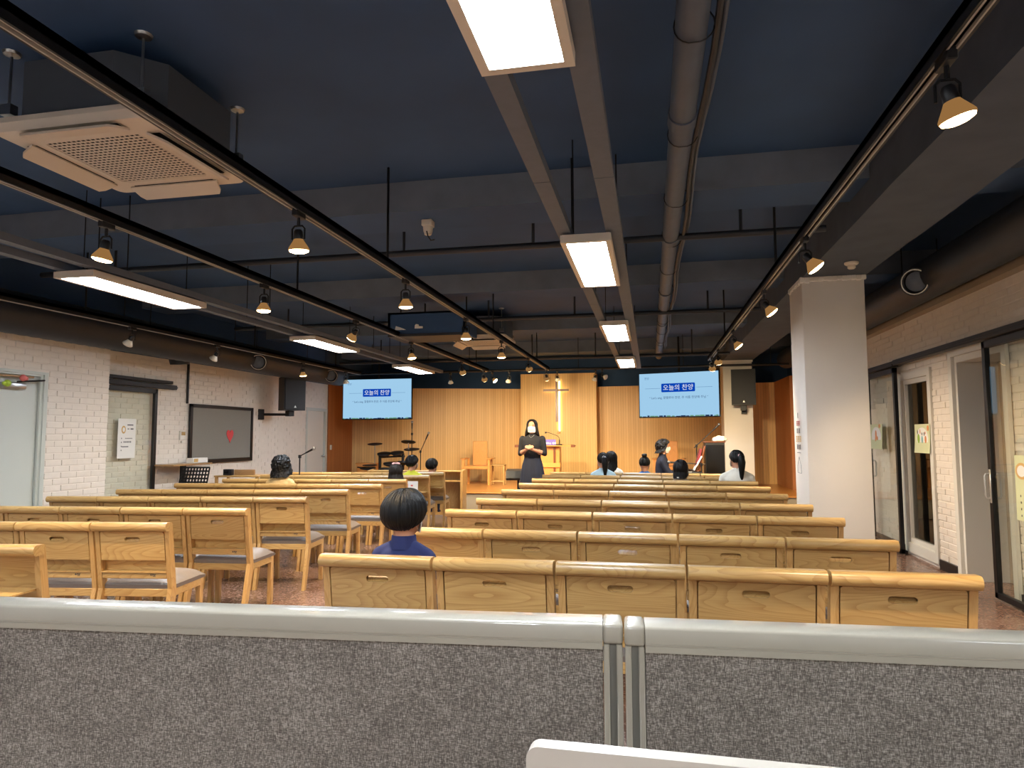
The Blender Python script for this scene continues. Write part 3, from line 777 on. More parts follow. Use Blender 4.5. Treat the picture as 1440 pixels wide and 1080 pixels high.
# ------------------------------------------------------------------ chairs
CW = 0.541
def slot_plate(w, z0, z1, t, sw, sh, sz, r=0.012):
    """board in the xz plane with a rounded hand slot, thickness t along +y"""
    bm = bmesh.new()
    def arc(cx, cz, rad, a0, a1, n=4): return [(cx + rad * math.cos(R(a0 + (a1 - a0) * i / n)), cz + rad * math.sin(R(a0 + (a1 - a0) * i / n))) for i in range(n + 1)]
    outer = arc(w / 2 - r, z1 - r, r, 0, 90) + arc(-w / 2 + r, z1 - r, r, 90, 180) + [(-w / 2, z0), (w / 2, z0)]
    hr = sh / 2
    inner = arc(sw / 2 - hr, sz, hr, -90, 90, 5) + arc(-sw / 2 + hr, sz, hr, 90, 270, 5)
    ed = []
    for loop in (outer, inner):
        vs = [bm.verts.new((x, 0, z)) for x, z in loop]
        ed += [bm.edges.new((vs[i], vs[(i + 1) % len(vs)])) for i in range(len(vs))]
    bmesh.ops.triangle_fill(bm, edges=ed, use_beauty=True)
    ret = bmesh.ops.extrude_face_region(bm, geom=bm.faces[:])
    for e in ret['geom']:
        if isinstance(e, bmesh.types.BMVert): e.co.y += t
    bmesh.ops.recalc_face_normals(bm, faces=bm.faces)
    me = bpy.data.meshes.new('book_tray'); bm.to_mesh(me); bm.free()
    return me
def lean(z): return 0.028 + (0.80 - z) * 0.16      # y of the back line of the posts above the seat
def make_chair():
    t = empty('church_chair')
    hw = CW / 2
    pw = 0.034
    prof = [(0.0, 0.0), (lean(0.40), 0.40), (lean(0.80), 0.80), (lean(0.80) + 0.048, 0.80), (lean(0.44) + 0.052, 0.44), (lean(0.36) + 0.052, 0.36), (0.042, 0.0)]
    for s_ in (-1, 1):
        a = s_ * (hw - 0.005); b = s_ * (hw - 0.002 - pw)
        mb = MB().prism(prof, min(a, b), max(a, b), 'x')
        mb.build('rear_leg', 'chair_wood_upright', t)
    for s_ in (-1, 1):
        a = s_ * (hw - 0.012); b = s_ * (hw - 0.052)
        MB().rbox(min(a, b), max(a, b), 0.462, 0.505, 0, 0.395, 0.005, 1).build('front_leg', 'chair_wood_upright', t)
    # rounded top rail, overhanging the posts to the rear
    pr = []
    for i in range(9):
        a = R(-90 - 180 * i / 8); pr.append((0.012 + 0.026 * math.cos(a) * 0.9, 0.806 + 0.024 * math.sin(a)))
    pr = [(0.07, 0.778), (0.010, 0.774)] + [(0.014 + 0.026 * math.cos(R(a)), 0.802 + 0.028 * math.sin(R(a))) for a in (250, 225, 200, 180, 160, 135, 110, 90)] + [(0.06, 0.828), (0.075, 0.815)]
    MB().prism(pr, -hw + 0.002, hw - 0.002, 'x', smooth=True).build('top_rail', 'chair_wood', t)
    tw = CW - 2 * pw - 0.016
    tray = link('book_tray', slot_plate(tw, -0.185, 0.0, 0.009, 0.110, 0.030, -0.048), 'chair_wood', t)
    tray.location = (0, lean(0.772) + 0.001, 0.768); tray.rotation_euler = (math.atan(0.16), 0, 0)
    MB().prism([(0.0092, -0.066), (0.036, -0.066), (0.036, -0.046), (0.0092, -0.0625)], -0.056, 0.056, 'x').build('finger_scoop', 'chair_wood_upright', tray)
    iw = hw - pw - 0.004
    box = MB()
    box.prism([(lean(0.78) + 0.058, 0.785), (lean(0.78) + 0.046, 0.785), (lean(0.48) + 0.046, 0.475), (lean(0.48) + 0.058, 0.475)], -iw, iw, 'x')
    box.box(-iw, iw, lean(0.51) - 0.004, lean(0.51) + 0.056, 0.505, 0.513)
    box.build('book_box', 'chair_wood', t)
    MB().rbox(-iw, iw, lean(0.49) + 0.002, lean(0.49) + 0.02, 0.466, 0.506, 0.003, 1).build('lower_rail', 'chair_wood', t)
    lg = MB(); x = 0.115
    for k, (dx, w_, h_, z_) in enumerate(((0, 0.010, 0.004, 0.489), (0.004, 0.004, 0.011, 0.485), (0.016, 0.010, 0.004, 0.492), (0.014, 0.003, 0.010, 0.485), (0.024, 0.003, 0.010, 0.485), (0.031, 0.009, 0.004, 0.491), (0.031, 0.003, 0.009, 0.485), (0.02, 0.018, 0.0025, 0.480))):
        lg.box(x + dx, x + dx + w_, lean(0.49) + 0.0, lean(0.49) + 0.004, z_, z_ + h_)
    lg.build('maker_mark', 'ink', t)
    # seat frame: four rails
    fz0, fz1 = 0.345, 0.395
    MB().rbox(-hw + 0.014, -hw + 0.036, 0.12, 0.47, fz0, fz1, 0.003, 1).rbox(hw - 0.036, hw - 0.014, 0.12, 0.47, fz0, fz1, 0.003, 1).rbox(-hw + 0.03, hw - 0.03, 0.11, 0.132, fz0, fz1, 0.003, 1).rbox(-hw + 0.03, hw - 0.03, 0.475, 0.497, fz0, fz1, 0.003, 1).build('seat_frame', 'chair_wood', t)
    # upholstered seat: domed, waterfall front
    nx, ny = 10, 10; v = []; f = []
    x0, x1, y0, y1 = -hw + 0.008, hw - 0.008, 0.112, 0.525
    for j in range(ny + 1):
        for i in range(nx + 1):
            u, w_ = i / nx, j / ny
            ex = min(u, 1 - u) * 2; ey = min(w_, 1 - w_) * 2
            d = (1 - (1 - min(1, ex * 3.2)) ** 2) * (1 - (1 - min(1, ey * 3.2)) ** 2)
            z_ = 0.420 + 0.042 * d + 0.012 * math.sin(math.pi * u) * math.sin(math.pi * w_) - 0.012 * max(0, w_ - 0.8) * 5
            v.append((x0 + (x1 - x0) * u, y0 + (y1 - y0) * w_, z_))
    for j in range(ny):
        for i in range(nx): f.append((j * (nx + 1) + i, j * (nx + 1) + i + 1, (j + 1) * (nx + 1) + i + 1, (j + 1) * (nx + 1) + i))
    edge = [i for i in range(nx + 1)] + [(j + 1) * (nx + 1) - 1 + 0 for j in range(1, ny + 1)] + [ny * (nx + 1) + i for i in range(nx - 1, -1, -1)] + [j * (nx + 1) for j in range(ny - 1, 0, -1)]
    n0 = len(v); v += [(v[e][0] * 0.985, 0.318 + (v[e][1] - 0.318) * 0.985, 0.393) for e in edge]
    for k in range(len(edge)): f.append((edge[k], n0 + k, n0 + (k + 1) % len(edge), edge[(k + 1) % len(edge)]))
    f.append(list(range(n0, n0 + len(edge))))
    MB().add(v, f, True).build('seat', 'vinyl_seat', t)
    return t
CHAIR = make_chair(); first = [True]
def chair(x, y, rz, label, group, sx=1.0, tray='closed'):
    if first[0]: c = CHAIR; first[0] = False
    else: c = copy_tree(CHAIR)
    c.location = (x, y, 0); c.rotation_euler = (0, 0, rz); c.scale = (sx, 1, 1)
    tag(c, label, 'chair', group)
    tr = [k for k in c.children if k.name.startswith('book_tray')][0]
    if tray == 'open':
        tr.location = (0, lean(0.59) - 0.165, 0.594); tr.rotation_euler = (R(90), 0, 0)
    elif tray == 'none':
        bpy.data.objects.remove(tr)
    return c
SEATN = ['seat beside centre aisle', 'second seat from centre aisle', 'third seat from centre aisle', 'fourth seat from centre aisle', 'fifth seat from centre aisle']
RROWS = [(2.94, 0.0), (3.86, -1.2), (4.86, -2.0), (5.76, -2.6), (6.76, -3.4), (7.70, -3.8), (8.56, -4.2), (9.42, -4.4), (10.16, -4.4)]
for i, (yc, ang) in enumerate(RROWS):
    for j in range(5):
        d = (j - 2) * 0.55; a = R(ang)
        chair(-0.14 + d * math.cos(a), yc + d * math.sin(a), a, 'light wooden chair, right block, %s row from partition, %s' % (ORD[i], SEATN[j]), 'chairs of the right block', 1.0, 'open' if (i, j) == (1, 0) else 'closed')
LROWS = [(-3.04, 2.92, 8.0, 0.50, 1), (-3.01, 3.83, 8.0, 0.505, 3), (-3.02, 4.71, 5.0, 0.515, 5), (-3.05, 5.69, 7.5, 0.495, 5), (-3.05, 6.55, 8.0, 0.495, 5), (-3.02, 7.36, 5.0, 0.505, 5), (-3.05, 8.25, 5.0, 0.495, 5), (-3.05, 9.16, 7.0, 0.49, 5), (-3.07, 9.95, 7.0, 0.48, 5)]
for i, (xe, ye, ang, sp, n) in enumerate(LROWS):
    a = R(ang)
    for j in range(n):
        d = (j + 0.5) * sp
        chair(xe - d * math.cos(a), ye - d * math.sin(a), a, 'light wooden chair, left block, %s row from partition, %s' % (ORD[i], SEATN[j]), 'chairs of the left block', (sp - 0.004) / CW, 'open' if (i, j) in ((0, 0), (8, 0), (7, 0)) else 'closed')

# ------------------------------------------------------------------ wall fittings
def on_left(X): return X
# grey felt board with heart
t = empty('notice_board', (-6.58, 9.55, 1.42), 0, 'large grey felt notice board with red heart in black frame', 'notice board')
MB().box(0, 0.012, -0.78, 0.78, -0.41, 0.41).build('felt', 'felt_grey', t)
for a, b, c, d in ((-0.80, 0.80, 0.39, 0.44), (-0.80, 0.80, -0.44, -0.38), (-0.80, -0.74, -0.44, 0.44), (0.75, 0.80, -0.44, 0.44)):
    MB().rbox(0, 0.03, a, b, c, d, 0.004, 1).build('frame_bar', 'black_metal', t)
hp = []
for i in range(40):
    a = 2 * math.pi * i / 40
    hp.append((0.0072 * (16 * math.sin(a) ** 3) * 0.75, 0.0072 * (13 * math.cos(a) - 5 * math.cos(2 * a) - 2 * math.cos(3 * a) - math.cos(4 * a))))
MB().prism([(u + 0.18, w - 0.02) for u, w in hp], 0.012, 0.018, 'x').build('paper_heart', 'heart_red', t)
tag(MB().rbox(-6.59, -6.565, 8.69, 8.72, 1.86, 2.44, 0.003, 1).build('conduit', 'black_metal'), 'thin black conduit running up from the heart board corner', 'conduit')
t = empty('wall_thermostat', (-6.59, 8.62, 1.40), 0, 'small white thermostat left of the heart board', 'thermostat')
MB().rbox(0, 0.025, -0.06, 0.06, -0.065, 0.065, 0.006, 1).build('case', 'white_paint', t)
MB().box(0.025, 0.028, -0.035, 0.045, 0.0, 0.05).build('display', 'display_dim', t)
tag(MB().rbox(-6.59, -6.57, 8.60, 8.65, 1.29, 1.32, 0.003, 1).build('wall_switch', 'white_paint'), 'tiny white wall switch under the thermostat', 'switch')
tag(MB().rbox(-6.585, -6.57, 13.22, 13.29, 1.10, 1.20, 0.003, 1).build('wall_switch', 'white_paint'), 'white switch plate on the red timber panel beside the stage', 'switch')
t = empty('paper_pompom', (-6.145, 5.66, 1.97), 0, 'small pink paper pompom on the rod over the near left door', 'decoration', 'door decorations')
MB().ell((0, 0, 0), (0.03, 0.034, 0.034), 12, 8).ell((0, 0.035, -0.005), (0.02, 0.022, 0.02), 10, 6).build('paper_ball', 'tag_pink', t)
t = empty('paper_pompom', (-6.15, 5.50, 1.905), 0, 'small lime paper pompom on the door closer of the near left door', 'decoration', 'door decorations')
MB().ell((0, 0, 0), (0.03, 0.034, 0.034), 12, 8).ell((0, -0.035, -0.004), (0.02, 0.022, 0.02), 10, 6).build('paper_ball', 'ribbon_green', t)
# poster on the left sliding door
def sheet(name, loc, w, h, mat, label, face, bits=(), curl=0.012):
    """thin paper standing off a wall; face is the x direction it looks"""
    t = empty(name, loc, 0, label, 'poster')
    n = 8; mb = MB(); v = []; f = []
    for i in range(n + 1):
        z_ = -h / 2 + h * i / n; c = curl * (1 - i / n) ** 3
        for s_ in (-1, 1): v.append((face * (c + 0.002), s_ * w / 2 - face * 0.02 * w * (1 - i / n), z_))
        for s_ in (-1, 1): v.append((face * c, s_ * w / 2 - face * 0.02 * w * (1 - i / n), z_))
    for i in range(n):
        a = i * 4; b = a + 4
        f += [(a, a + 1, b + 1, b), (a + 2, b + 2, b + 3, a + 3), (a, b, b + 2, a + 2), (a + 1, a + 3, b + 3, b + 1)]
    f += [(0, 2, 3, 1), (n * 4, n * 4 + 1, n * 4 + 3, n * 4 + 2)]
    mb.add(v, f).build('sheet', mat, t)
    groups = {}
    for (y, z, a, b, m_, rnd) in bits: groups.setdefault((m_, rnd), []).append((y, z, a, b))
    for (m_, rnd), L in groups.items():
        q = MB()
        for (y, z, a, b) in L:
            x0 = face * (0.004 + curl * max(0, (0.5 - (z + h / 2) / h)) ** 3 * 4 + (0.0015 if rnd == 2 else 0))
            if rnd: q.prism([(y + a / 2 * math.cos(k * math.pi / 10), z + b / 2 * math.sin(k * math.pi / 10)) for k in range(20)], min(x0, x0 + face * 0.001), max(x0, x0 + face * 0.001), 'x')
            else: q.box(min(x0, x0 + face * 0.001), max(x0, x0 + face * 0.001), y - a / 2, y + a / 2, z - b / 2, z + b / 2)
        q.build('print', m_, t)
    return t
bits = [(-0.06, 0.11, 0.07, 0.10, 'ink_gold', 1), (-0.06, 0.11, 0.04, 0.06, 'paper', 2), (0.05, 0.17, 0.10, 0.012, 'ink', 0), (0.08, 0.12, 0.05, 0.014, 'ink', 0), (0.02, 0.12, 0.03, 0.01, 'ink', 0)]
for k in range(4): bits.append((-0.09, 0.0 - 0.05 * k, 0.012, 0.014, 'ink', 0))
for k in range(5): bits += [(-0.02 + 0.025 * k, 0.0, 0.013, 0.012, 'ink', 0), (-0.045 + 0.027 * k, -0.045, 0.015, 0.018, 'ink', 0), (-0.07 + 0.022 * k, -0.105, 0.018, 0.012, 'ink', 0)]
sheet('door_poster', (-6.522, 7.50, 1.36), 0.30, 0.50, 'paper', 'white notice with gold emblem on the left sliding glass door', 1, bits, 0.004)
fl = [(0.0, 0.0, 0.26, 0.24, 'paper', 1), (-0.01, 0.02, 0.045, 0.12, 'poster_orange', 2), (0.03, -0.02, 0.05, 0.05, 'poster_orange', 2), (-0.03, -0.03, 0.03, 0.06, 'poster_orange', 2), (0.13, 0.13, 0.05, 0.05, 'poster_orange', 1)]
sheet('door_poster', (2.776, 9.28, 1.35), 0.44, 0.31, 'poster_green', 'pale green poster with orange drawing on the far sliding door', -1, [(-y, z, a * 1.4, b, m_, r_) for y, z, a, b, m_, r_ in fl])
pf = [(0.0, 0.0, 0.32, 0.24, 'paper', 1), (-0.10, 0.0, 0.07, 0.10, 'poster_leaf', 2), (0.0, -0.01, 0.05, 0.08, 'poster_blue', 2), (0.09, -0.01, 0.05, 0.08, 'poster_orange', 2), (-0.12, 0.07, 0.02, 0.05, 'ink', 2), (-0.05, 0.075, 0.02, 0.05, 'poster_orange', 2), (0.0, 0.05, 0.02, 0.03, 'ink', 2), (0.06, 0.05, 0.02, 0.04, 'ink', 2), (0.09, 0.06, 0.02, 0.03, 'poster_orange', 2), (0.16, 0.11, 0.05, 0.06, 'poster_orange', 1)]
sheet('window_poster', (2.865, 8.06, 1.33), 0.42, 0.31, 'poster_green', 'pale green poster with a row of small figures on the window', -1, [(-y, z, a, b, m_, r_) for y, z, a, b, m_, r_ in pf])
wr = [(0.0, 0.0, 0.22, 0.16, 'ink_gold', 1), (0.0, 0.0, 0.15, 0.11, 'paper', 2), (0.03, -0.26, 0.012, 0.02, 'ink', 0), (0.03, -0.31, 0.012, 0.02, 'ink', 0), (0.03, -0.36, 0.012, 0.02, 'ink', 0), (0.03, -0.41, 0.012, 0.02, 'ink', 0)]
sheet('door_poster', (2.776, 5.80, 0.96), 0.40, 0.50, 'poster_green', 'pale notice with gold wreath on the near sliding glass door', -1, [(y + 0.10, z + 0.13 if z > -0.2 else z + 0.20, a * 0.8, b * 0.8, m_, r_) for y, z, a, b, m_, r_ in wr], 0.0)
# slogan lettering on the near column's lit side face
t = empty('column_slogan', (1.355, 6.78, 1.36), 0, 'small red black and gold slogan stuck on the lit column face', 'sticker')
def glyphs(z, h, w, n, mat):
    q = MB()
    for i in range(n):
        y0 = w / 2 - w * i / n; cw = w / n * 0.82
        for k in range(3): q.box(-0.001, 0.0, y0 - cw, y0 - 0.1 * cw, z + h * (k / 2.6), z + h * (k / 2.6) + h * 0.14)
        q.box(-0.001, 0.0, y0 - cw, y0 - cw * 0.8, z, z + h); q.box(-0.001, 0.0, y0 - cw * 0.45, y0 - cw * 0.28, z + h * 0.1, z + h)
    q.build('lettering', mat, t)
glyphs(0.10, 0.045, 0.16, 3, 'ink_red'); glyphs(0.03, 0.045, 0.16, 2, 'ink'); glyphs(-0.05, 0.055, 0.24, 3, 'ink_gold'); glyphs(-0.12, 0.045, 0.18, 2, 'ink')
MB().box(-0.001, 0, -0.08, 0.08, -0.155, -0.15).box(-0.001, 0, -0.01, 0.01, 0.17, 0.22).build('rule_line', 'ink', t)
dp = MB()
for a, b in (((0, -0.19), (0.07, -0.27)), ((0.07, -0.27), (0.08, -0.34)), ((0.08, -0.34), (-0.08, -0.34)), ((-0.08, -0.34), (-0.07, -0.27)), ((-0.07, -0.27), (0, -0.19))):
    dp.tube([(-0.001, a[0], a[1]), (-0.001, b[0], b[1])], 0.0016, 4)
dp.build('line_drawing', 'ink', t)
# wall loudspeakers
def loudspeaker(loc, rz, w, h, d, label, pan):
    t = empty('wall_loudspeaker', loc, rz, label, 'loudspeaker', 'wall loudspeakers')   # faces -y
    MB().prism([(-w / 2, 0.0), (w / 2, 0.0), (w * 0.32, d), (-w * 0.32, d)], 0, h, 'z').build('cabinet', 'black_plastic', t)
    MB().rbox(-w / 2 + 0.012, w / 2 - 0.012, -0.014, 0.004, 0.012, h - 0.012, 0.006, 1).build('grille', 'speaker_grille', t)
    MB().prism([(-0.022, 0.045), (0.022, 0.045), (0.0, 0.085)], -0.018, -0.013, 'y').build('badge', 'silver_metal', t)
    MB().rbox(-0.05, 0.05, d * 0.3, d * 0.7, -0.10, 0.0, 0.005, 1).tube([(0, d * 0.5, -0.07), pan], 0.022, 8).rbox(pan[0] - 0.05, pan[0] + 0.05, pan[1] - 0.04, pan[1] + 0.04, -0.16, 0.02, 0.004, 1).build('bracket', 'black_metal', t)
    return t
loudspeaker((-6.02, 10.75, 1.83), R(58), 0.40, 0.58, 0.34, 'black loudspeaker bracketed on the left brick wall', (-0.42, 0.40, -0.07))
loudspeaker((1.69, 13.08, 1.93), R(-4), 0.43, 0.66, 0.30, 'black loudspeaker bracketed on the far white column', (0.02, 0.34, -0.08))
# screens
def screen(loc, rz, w, h, label, last):
    t = empty('television', loc, rz, label, 'television', 'ceiling hung televisions')   # faces -y
    MB().rbox(-w / 2, w / 2, 0.0, 0.05, -h / 2, h / 2, 0.006, 1).build('bezel', 'black_gloss', t)
    MB().box(-w / 2 + 0.018, w / 2 - 0.018, -0.003, 0.002, -h / 2 + 0.022, h / 2 - 0.016).build('display', 'screen_blue', t)
    ttl = MB().prism([(x, z) for x, z in [(-0.31, 0.065), (-0.30, 0.05), (0.30, 0.05), (0.31, 0.065), (0.31, 0.195), (0.30, 0.21), (-0.30, 0.21), (-0.31, 0.195)]], -0.006, -0.003, 'y').build('title_box', 'screen_title', t)
    link('title_lettering', text_mesh('오늘의 찬양', 0.115), 'screen_white', ttl, (0, -0.0075, 0.125), (R(90), 0, 0))
    MB().box(-0.62, -0.33, -0.005, -0.003, 0.122, 0.127).box(0.33, 0.62, -0.005, -0.003, 0.122, 0.127).build('rule_line', 'screen_line', t)
    link('subtitle_lettering', text_mesh(last, 0.054), 'screen_ink', t, (0, -0.0045, -0.055), (R(90), 0, 0))
    link('corner_lettering', text_mesh('찬양', 0.05), 'screen_line', t, (-w / 2 + 0.16, -0.0045, h / 2 - 0.11), (R(90), 0, 0))
    q = MB(); q2 = MB(); xx = -w / 2 + 0.02
    rr = random.Random(3)
    while xx < w / 2 - 0.06:
        ww = rr.uniform(0.02, 0.09); (q if rr.random() < 0.45 else q2).box(xx, xx + ww, -0.005, -0.003, -h / 2 + 0.022, -h / 2 + 0.022 + rr.uniform(0.008, 0.024)); xx += ww + rr.uniform(0, 0.03)
    q.build('skyline_dark', 'screen_dark', t); q2.build('skyline_green', 'screen_green', t)
    MB().tube([(0, 0.05, 0.1), (0, 0.09, 0.1), (0, 0.09, SLAB - loc[2])], 0.02, 10).rbox(-0.2, 0.2, 0.05, 0.08, -0.12, 0.16, 0.005, 1).build('ceiling_mount', 'black_metal', t)
    return t
screen((-5.52, 13.15, 2.145), R(-1.0), 1.54, 0.85, 'television above the drum kit showing a pale blue slide', "“ Let's sing, 할렐루야 찬양, 주 이름 찬양해 주님 ”")
screen((0.505, 12.75, 2.12), R(-17), 1.49, 0.84, 'television left of the far white column showing a pale blue slide', "“ Let's sing, 할렐루야 찬양, 주 이름 찬양해 주님 ”")

# ------------------------------------------------------------------ left side furniture
t = empty('wall_shelf', (-6.56, 8.30, 0.985), 0, 'small wooden shelf board on black arm beside the left sliding door', 'shelf')
MB().rbox(0.0, 0.34, -0.30, 0.52, 0, 0.022, 0.004, 1).build('board', 'shelf_wood', t)
MB().rbox(0.08, 0.14, 0.16, 0.22, -0.985, 0.0, 0.004, 1).build('arm', 'black_metal', t)
MB().rbox(0.0, 0.30, 0.06, 0.32, -0.985, -0.96, 0.004, 1).build('foot_plate', 'black_metal', t)
t = empty('tissue_box', (-6.40, 8.72, 1.007), 0, 'white cardboard box lying on the small wall shelf', 'box')
MB().rbox(-0.06, 0.06, -0.16, 0.16, 0, 0.07, 0.004, 1).build('carton', 'paper', t)
MB().box(0.06, 0.062, -0.15, -0.06, 0.012, 0.06).build('print', 'ink_gold', t)
t = empty('music_stand', (-5.72, 7.75, 0), R(8), 'black perforated music stand beside the left wall chairs', 'music stand')
bm_ = MB(); nx, nz = 9, 5; W, Hh = 0.36, 0.24
Mt = Matrix.Translation((0, 0, 0.87)) @ Matrix.Rotation(R(-18), 4, 'X')
for i in range(nx + 1):
    x = -W / 2 + W * i / nx; bm_.box(x - 0.009, x + 0.009, -0.003, 0.003, -Hh / 2, Hh / 2, M=Mt)
for j in range(nz + 1):
    z_ = -Hh / 2 + Hh * j / nz; bm_.box(-W / 2, W / 2, -0.003, 0.003, z_ - 0.010, z_ + 0.010, M=Mt)
bm_.box(-W / 2 - 0.009, W / 2 + 0.009, -0.05, 0.003, -Hh / 2 - 0.012, -Hh / 2, M=Mt)
bm_.build('desk', 'black_metal', t)
MB().tube([(0, 0.02, 0.86), (0, 0.02, 0.12)], 0.011).build('pole', 'black_metal', t)
for k in range(3):
    a = R(30 + 120 * k); MB().tube([(0, 0.02, 0.18), (0.28 * math.cos(a), 0.02 + 0.28 * math.sin(a), 0.012)], 0.009).build('leg', 'black_metal', t)
# low side table with a small black device and a book rest
t = empty('side_table', (-5.98, 9.2, 0), R(6), 'low wooden side table beyond the left block chairs', 'table')
MB().rbox(-0.34, 0.34, -0.2, 0.2, 0.785, 0.81, 0.005, 1).build('table_top', 'chair_wood', t)
for sx in (-1, 1):
    for sy in (-1, 1): MB().rbox(sx * 0.31 - 0.02, sx * 0.31 + 0.02, sy * 0.17 - 0.02, sy * 0.17 + 0.02, 0, 0.785, 0.004, 1).build('leg', 'chair_wood_upright', t)
tag(MB().rbox(-0.10, 0.22, -0.012, 0.012, 0, 0.08, 0.004, 1).build('book_rest', 'shelf_wood', loc=(-5.99, 9.17, 0.81), rot=(0, 0, R(6))), 'brown wooden ledge standing on the low side table', 'book rest')
t = empty('desk_radio', (-6.12, 9.06, 0.81), R(6), 'small black desk device on the low side table', 'radio')
MB().rbox(-0.065, 0.065, -0.04, 0.04, 0, 0.09, 0.006, 1).build('case', 'black_plastic', t)
MB().box(-0.05, 0.02, -0.042, -0.04, 0.03, 0.075).build('dial', 'black_gloss', t)
def mic_stand(loc, h, boom, label, name='microphone_stand'):
    t = empty(name, loc, 0, label, 'microphone stand')
    MB().tube([(0, 0, 0.12), (0, 0, h)], 0.010).build('pole', 'black_metal', t)
    for k in range(3):
        a = R(90 + 120 * k); MB().tube([(0, 0, 0.2), (0.26 * math.cos(a), 0.26 * math.sin(a), 0.012)], 0.009).build('leg', 'black_metal', t)
    e = Vector((0, 0, h)) + Vector(boom)
    MB().tube([Vector((0, 0, h)) - Vector(boom) * 0.15, e], 0.008).rbox(-0.018, 0.018, -0.018, 0.018, h - 0.03, h + 0.02, 0.004, 1).build('boom_arm', 'black_metal', t)
    d = Vector(boom).normalized()
    mc = MB().tube([e, e + d * 0.12], [0.012, 0.016], 10).build('microphone', 'black_plastic', t)
    MB().ell(tuple(e + d * 0.145), (0.026, 0.026, 0.026), 12, 8).build('microphone_head', 'steel', mc)
    return t
mic_stand((-5.22, 9.5, 0), 1.08, (0.10, 0.0, 0.05), 'black microphone stand left of the curly haired listener')
# front desk of the left block
t = empty('front_desk', (-3.05, 10.9, 0), R(4), 'pale wooden front desk with open shelf ending the left block', 'desk')
MB().prism([(-0.02, 0.0), (0.30, 0.0), (0.30, 0.79), (0.24, 0.82), (-0.02, 0.80)], -0.04, 0.0, 'x').build('end_panel', 'chair_wood_upright', t)
MB().rbox(-1.6, -0.04, 0.26, 0.285, 0.05, 0.79, 0.004, 1).build('front_panel', 'chair_wood_upright', t)
MB().rbox(-1.6, -0.04, -0.02, 0.26, 0.62, 0.645, 0.004, 1).build('shelf', 'chair_wood', t)
MB().rbox(-1.6, -0.04, 0.02, 0.29, 0.78, 0.80, 0.004, 1).build('desk_top', 'chair_wood', t)
MB().prism([(-0.02, 0.0), (0.30, 0.0), (0.30, 0.79), (0.24, 0.82), (-0.02, 0.80)], -1.64, -1.6, 'x').build('end_panel', 'chair_wood_upright', t)
t = empty('paper_card', (-3.42, 9.13, 0.705), R(7), 'white printed card on the back of the chair behind the yellow shirted boy', 'card')
MB().box(-0.10, 0.10, -0.004, 0.0, -0.09, 0.09).build('sheet', 'paper', t)
MB().box(-0.07, -0.04, -0.006, -0.004, -0.03, 0.05).box(0.0, 0.03, -0.006, -0.004, 0.02, 0.04).box(0.03, 0.06, -0.006, -0.004, -0.05, -0.03).build('print', 'ink_red', t)
t.location = (-3.29, 9.075, 0.66)

# ------------------------------------------------------------------ stage furniture
def armchair(loc, rz, label):
    t = empty('armchair', loc, rz, label, 'armchair', 'high backed stage armchairs')    # faces -y
    w = 0.27
    MB().rbox(-0.155, 0.155, 0.24, 0.275, 0.40, 0.915, 0.006, 1, M=Matrix.Rotation(R(0), 4, 'X')).build('backrest', 'stage_oak', t)
    MB().rbox(-w, w, -0.25, 0.27, 0.34, 0.40, 0.008, 1).build('seat', 'stage_oak_flat', t)
    for sx in (-1, 1):
        MB().rbox(sx * 0.27 - 0.025, sx * 0.27 + 0.025, -0.25, -0.20, 0, 0.54, 0.005, 1).build('front_leg', 'stage_oak', t)
        MB().rbox(sx * 0.25 - 0.022, sx * 0.25 + 0.022, 0.22, 0.265, 0, 0.56, 0.005, 1).build('rear_leg', 'stage_oak', t)
        MB().rbox(sx * 0.28 - 0.045, sx * 0.28 + 0.045, -0.28, 0.27, 0.54, 0.565, 0.008, 1).build('armrest', 'stage_oak_flat', t)
    return t
armchair((-3.60, 14.05, 0.35), R(4), 'high backed oak armchair standing left of the pulpit on stage')
armchair((0.36, 14.3, 0.35), R(-6), 'high backed oak armchair behind the pianist on stage')
t = empty('stool', (-3.17, 14.1, 0.35), R(2), 'slim pale wooden stool beside the left stage armchair', 'stool')
MB().rbox(-0.15, 0.15, -0.13, 0.13, 0.40, 0.425, 0.004, 1).build('seat', 'chair_wood', t)
for sx in (-1, 1):
    for sy in (-1, 1): MB().rbox(sx * 0.135 - 0.012, sx * 0.135 + 0.012, sy * 0.115 - 0.012, sy * 0.115 + 0.012, 0, 0.40, 0.003, 1).build('leg', 'chair_wood_upright', t)
for sy in (-1, 1): MB().box(-0.13, 0.13, sy * 0.115 - 0.008, sy * 0.115 + 0.008, 0.07, 0.09).build('stretcher', 'chair_wood', t)
# pulpit
t = empty('pulpit', (-2.06, 13.55, 0.35), 0, 'oak pulpit with wide top behind the standing speaker', 'pulpit')
MB().rbox(-0.57, 0.57, -0.22, 0.25, 0.815, 0.84, 0.006, 1).build('top_board', 'stage_oak_flat', t)
for sx in (-1, 1): MB().rbox(sx * 0.56 - 0.04, sx * 0.56 + 0.04, -0.23, -0.19, 0.80, 0.85, 0.006, 1).build('corner_cap', 'dark_wood', t)
MB().rbox(-0.28, 0.28, -0.10, 0.20, 0.0, 0.815, 0.006, 1).build('body', 'stage_oak', t)
MB().rbox(-0.30, 0.30, -0.13, 0.0, 0.40, 0.49, 0.006, 1).build('cross_band', 'stage_oak_flat', t)
for sx in (-1, 1): MB().rbox(sx * 0.18 - 0.02, sx * 0.18 + 0.02, -0.125, -0.09, 0.0, 0.80, 0.004, 1).build('upright', 'dark_wood', t)
t = empty('pulpit_sign', (-1.99, 13.42, 1.19), 0, 'purple sign with white lettering standing on the pulpit', 'sign')
MB().rbox(-0.14, 0.14, -0.008, 0.008, 0, 0.115, 0.003, 1, M=Matrix.Rotation(R(-8), 4, 'X')).build('plate', 'sign_purple', t)
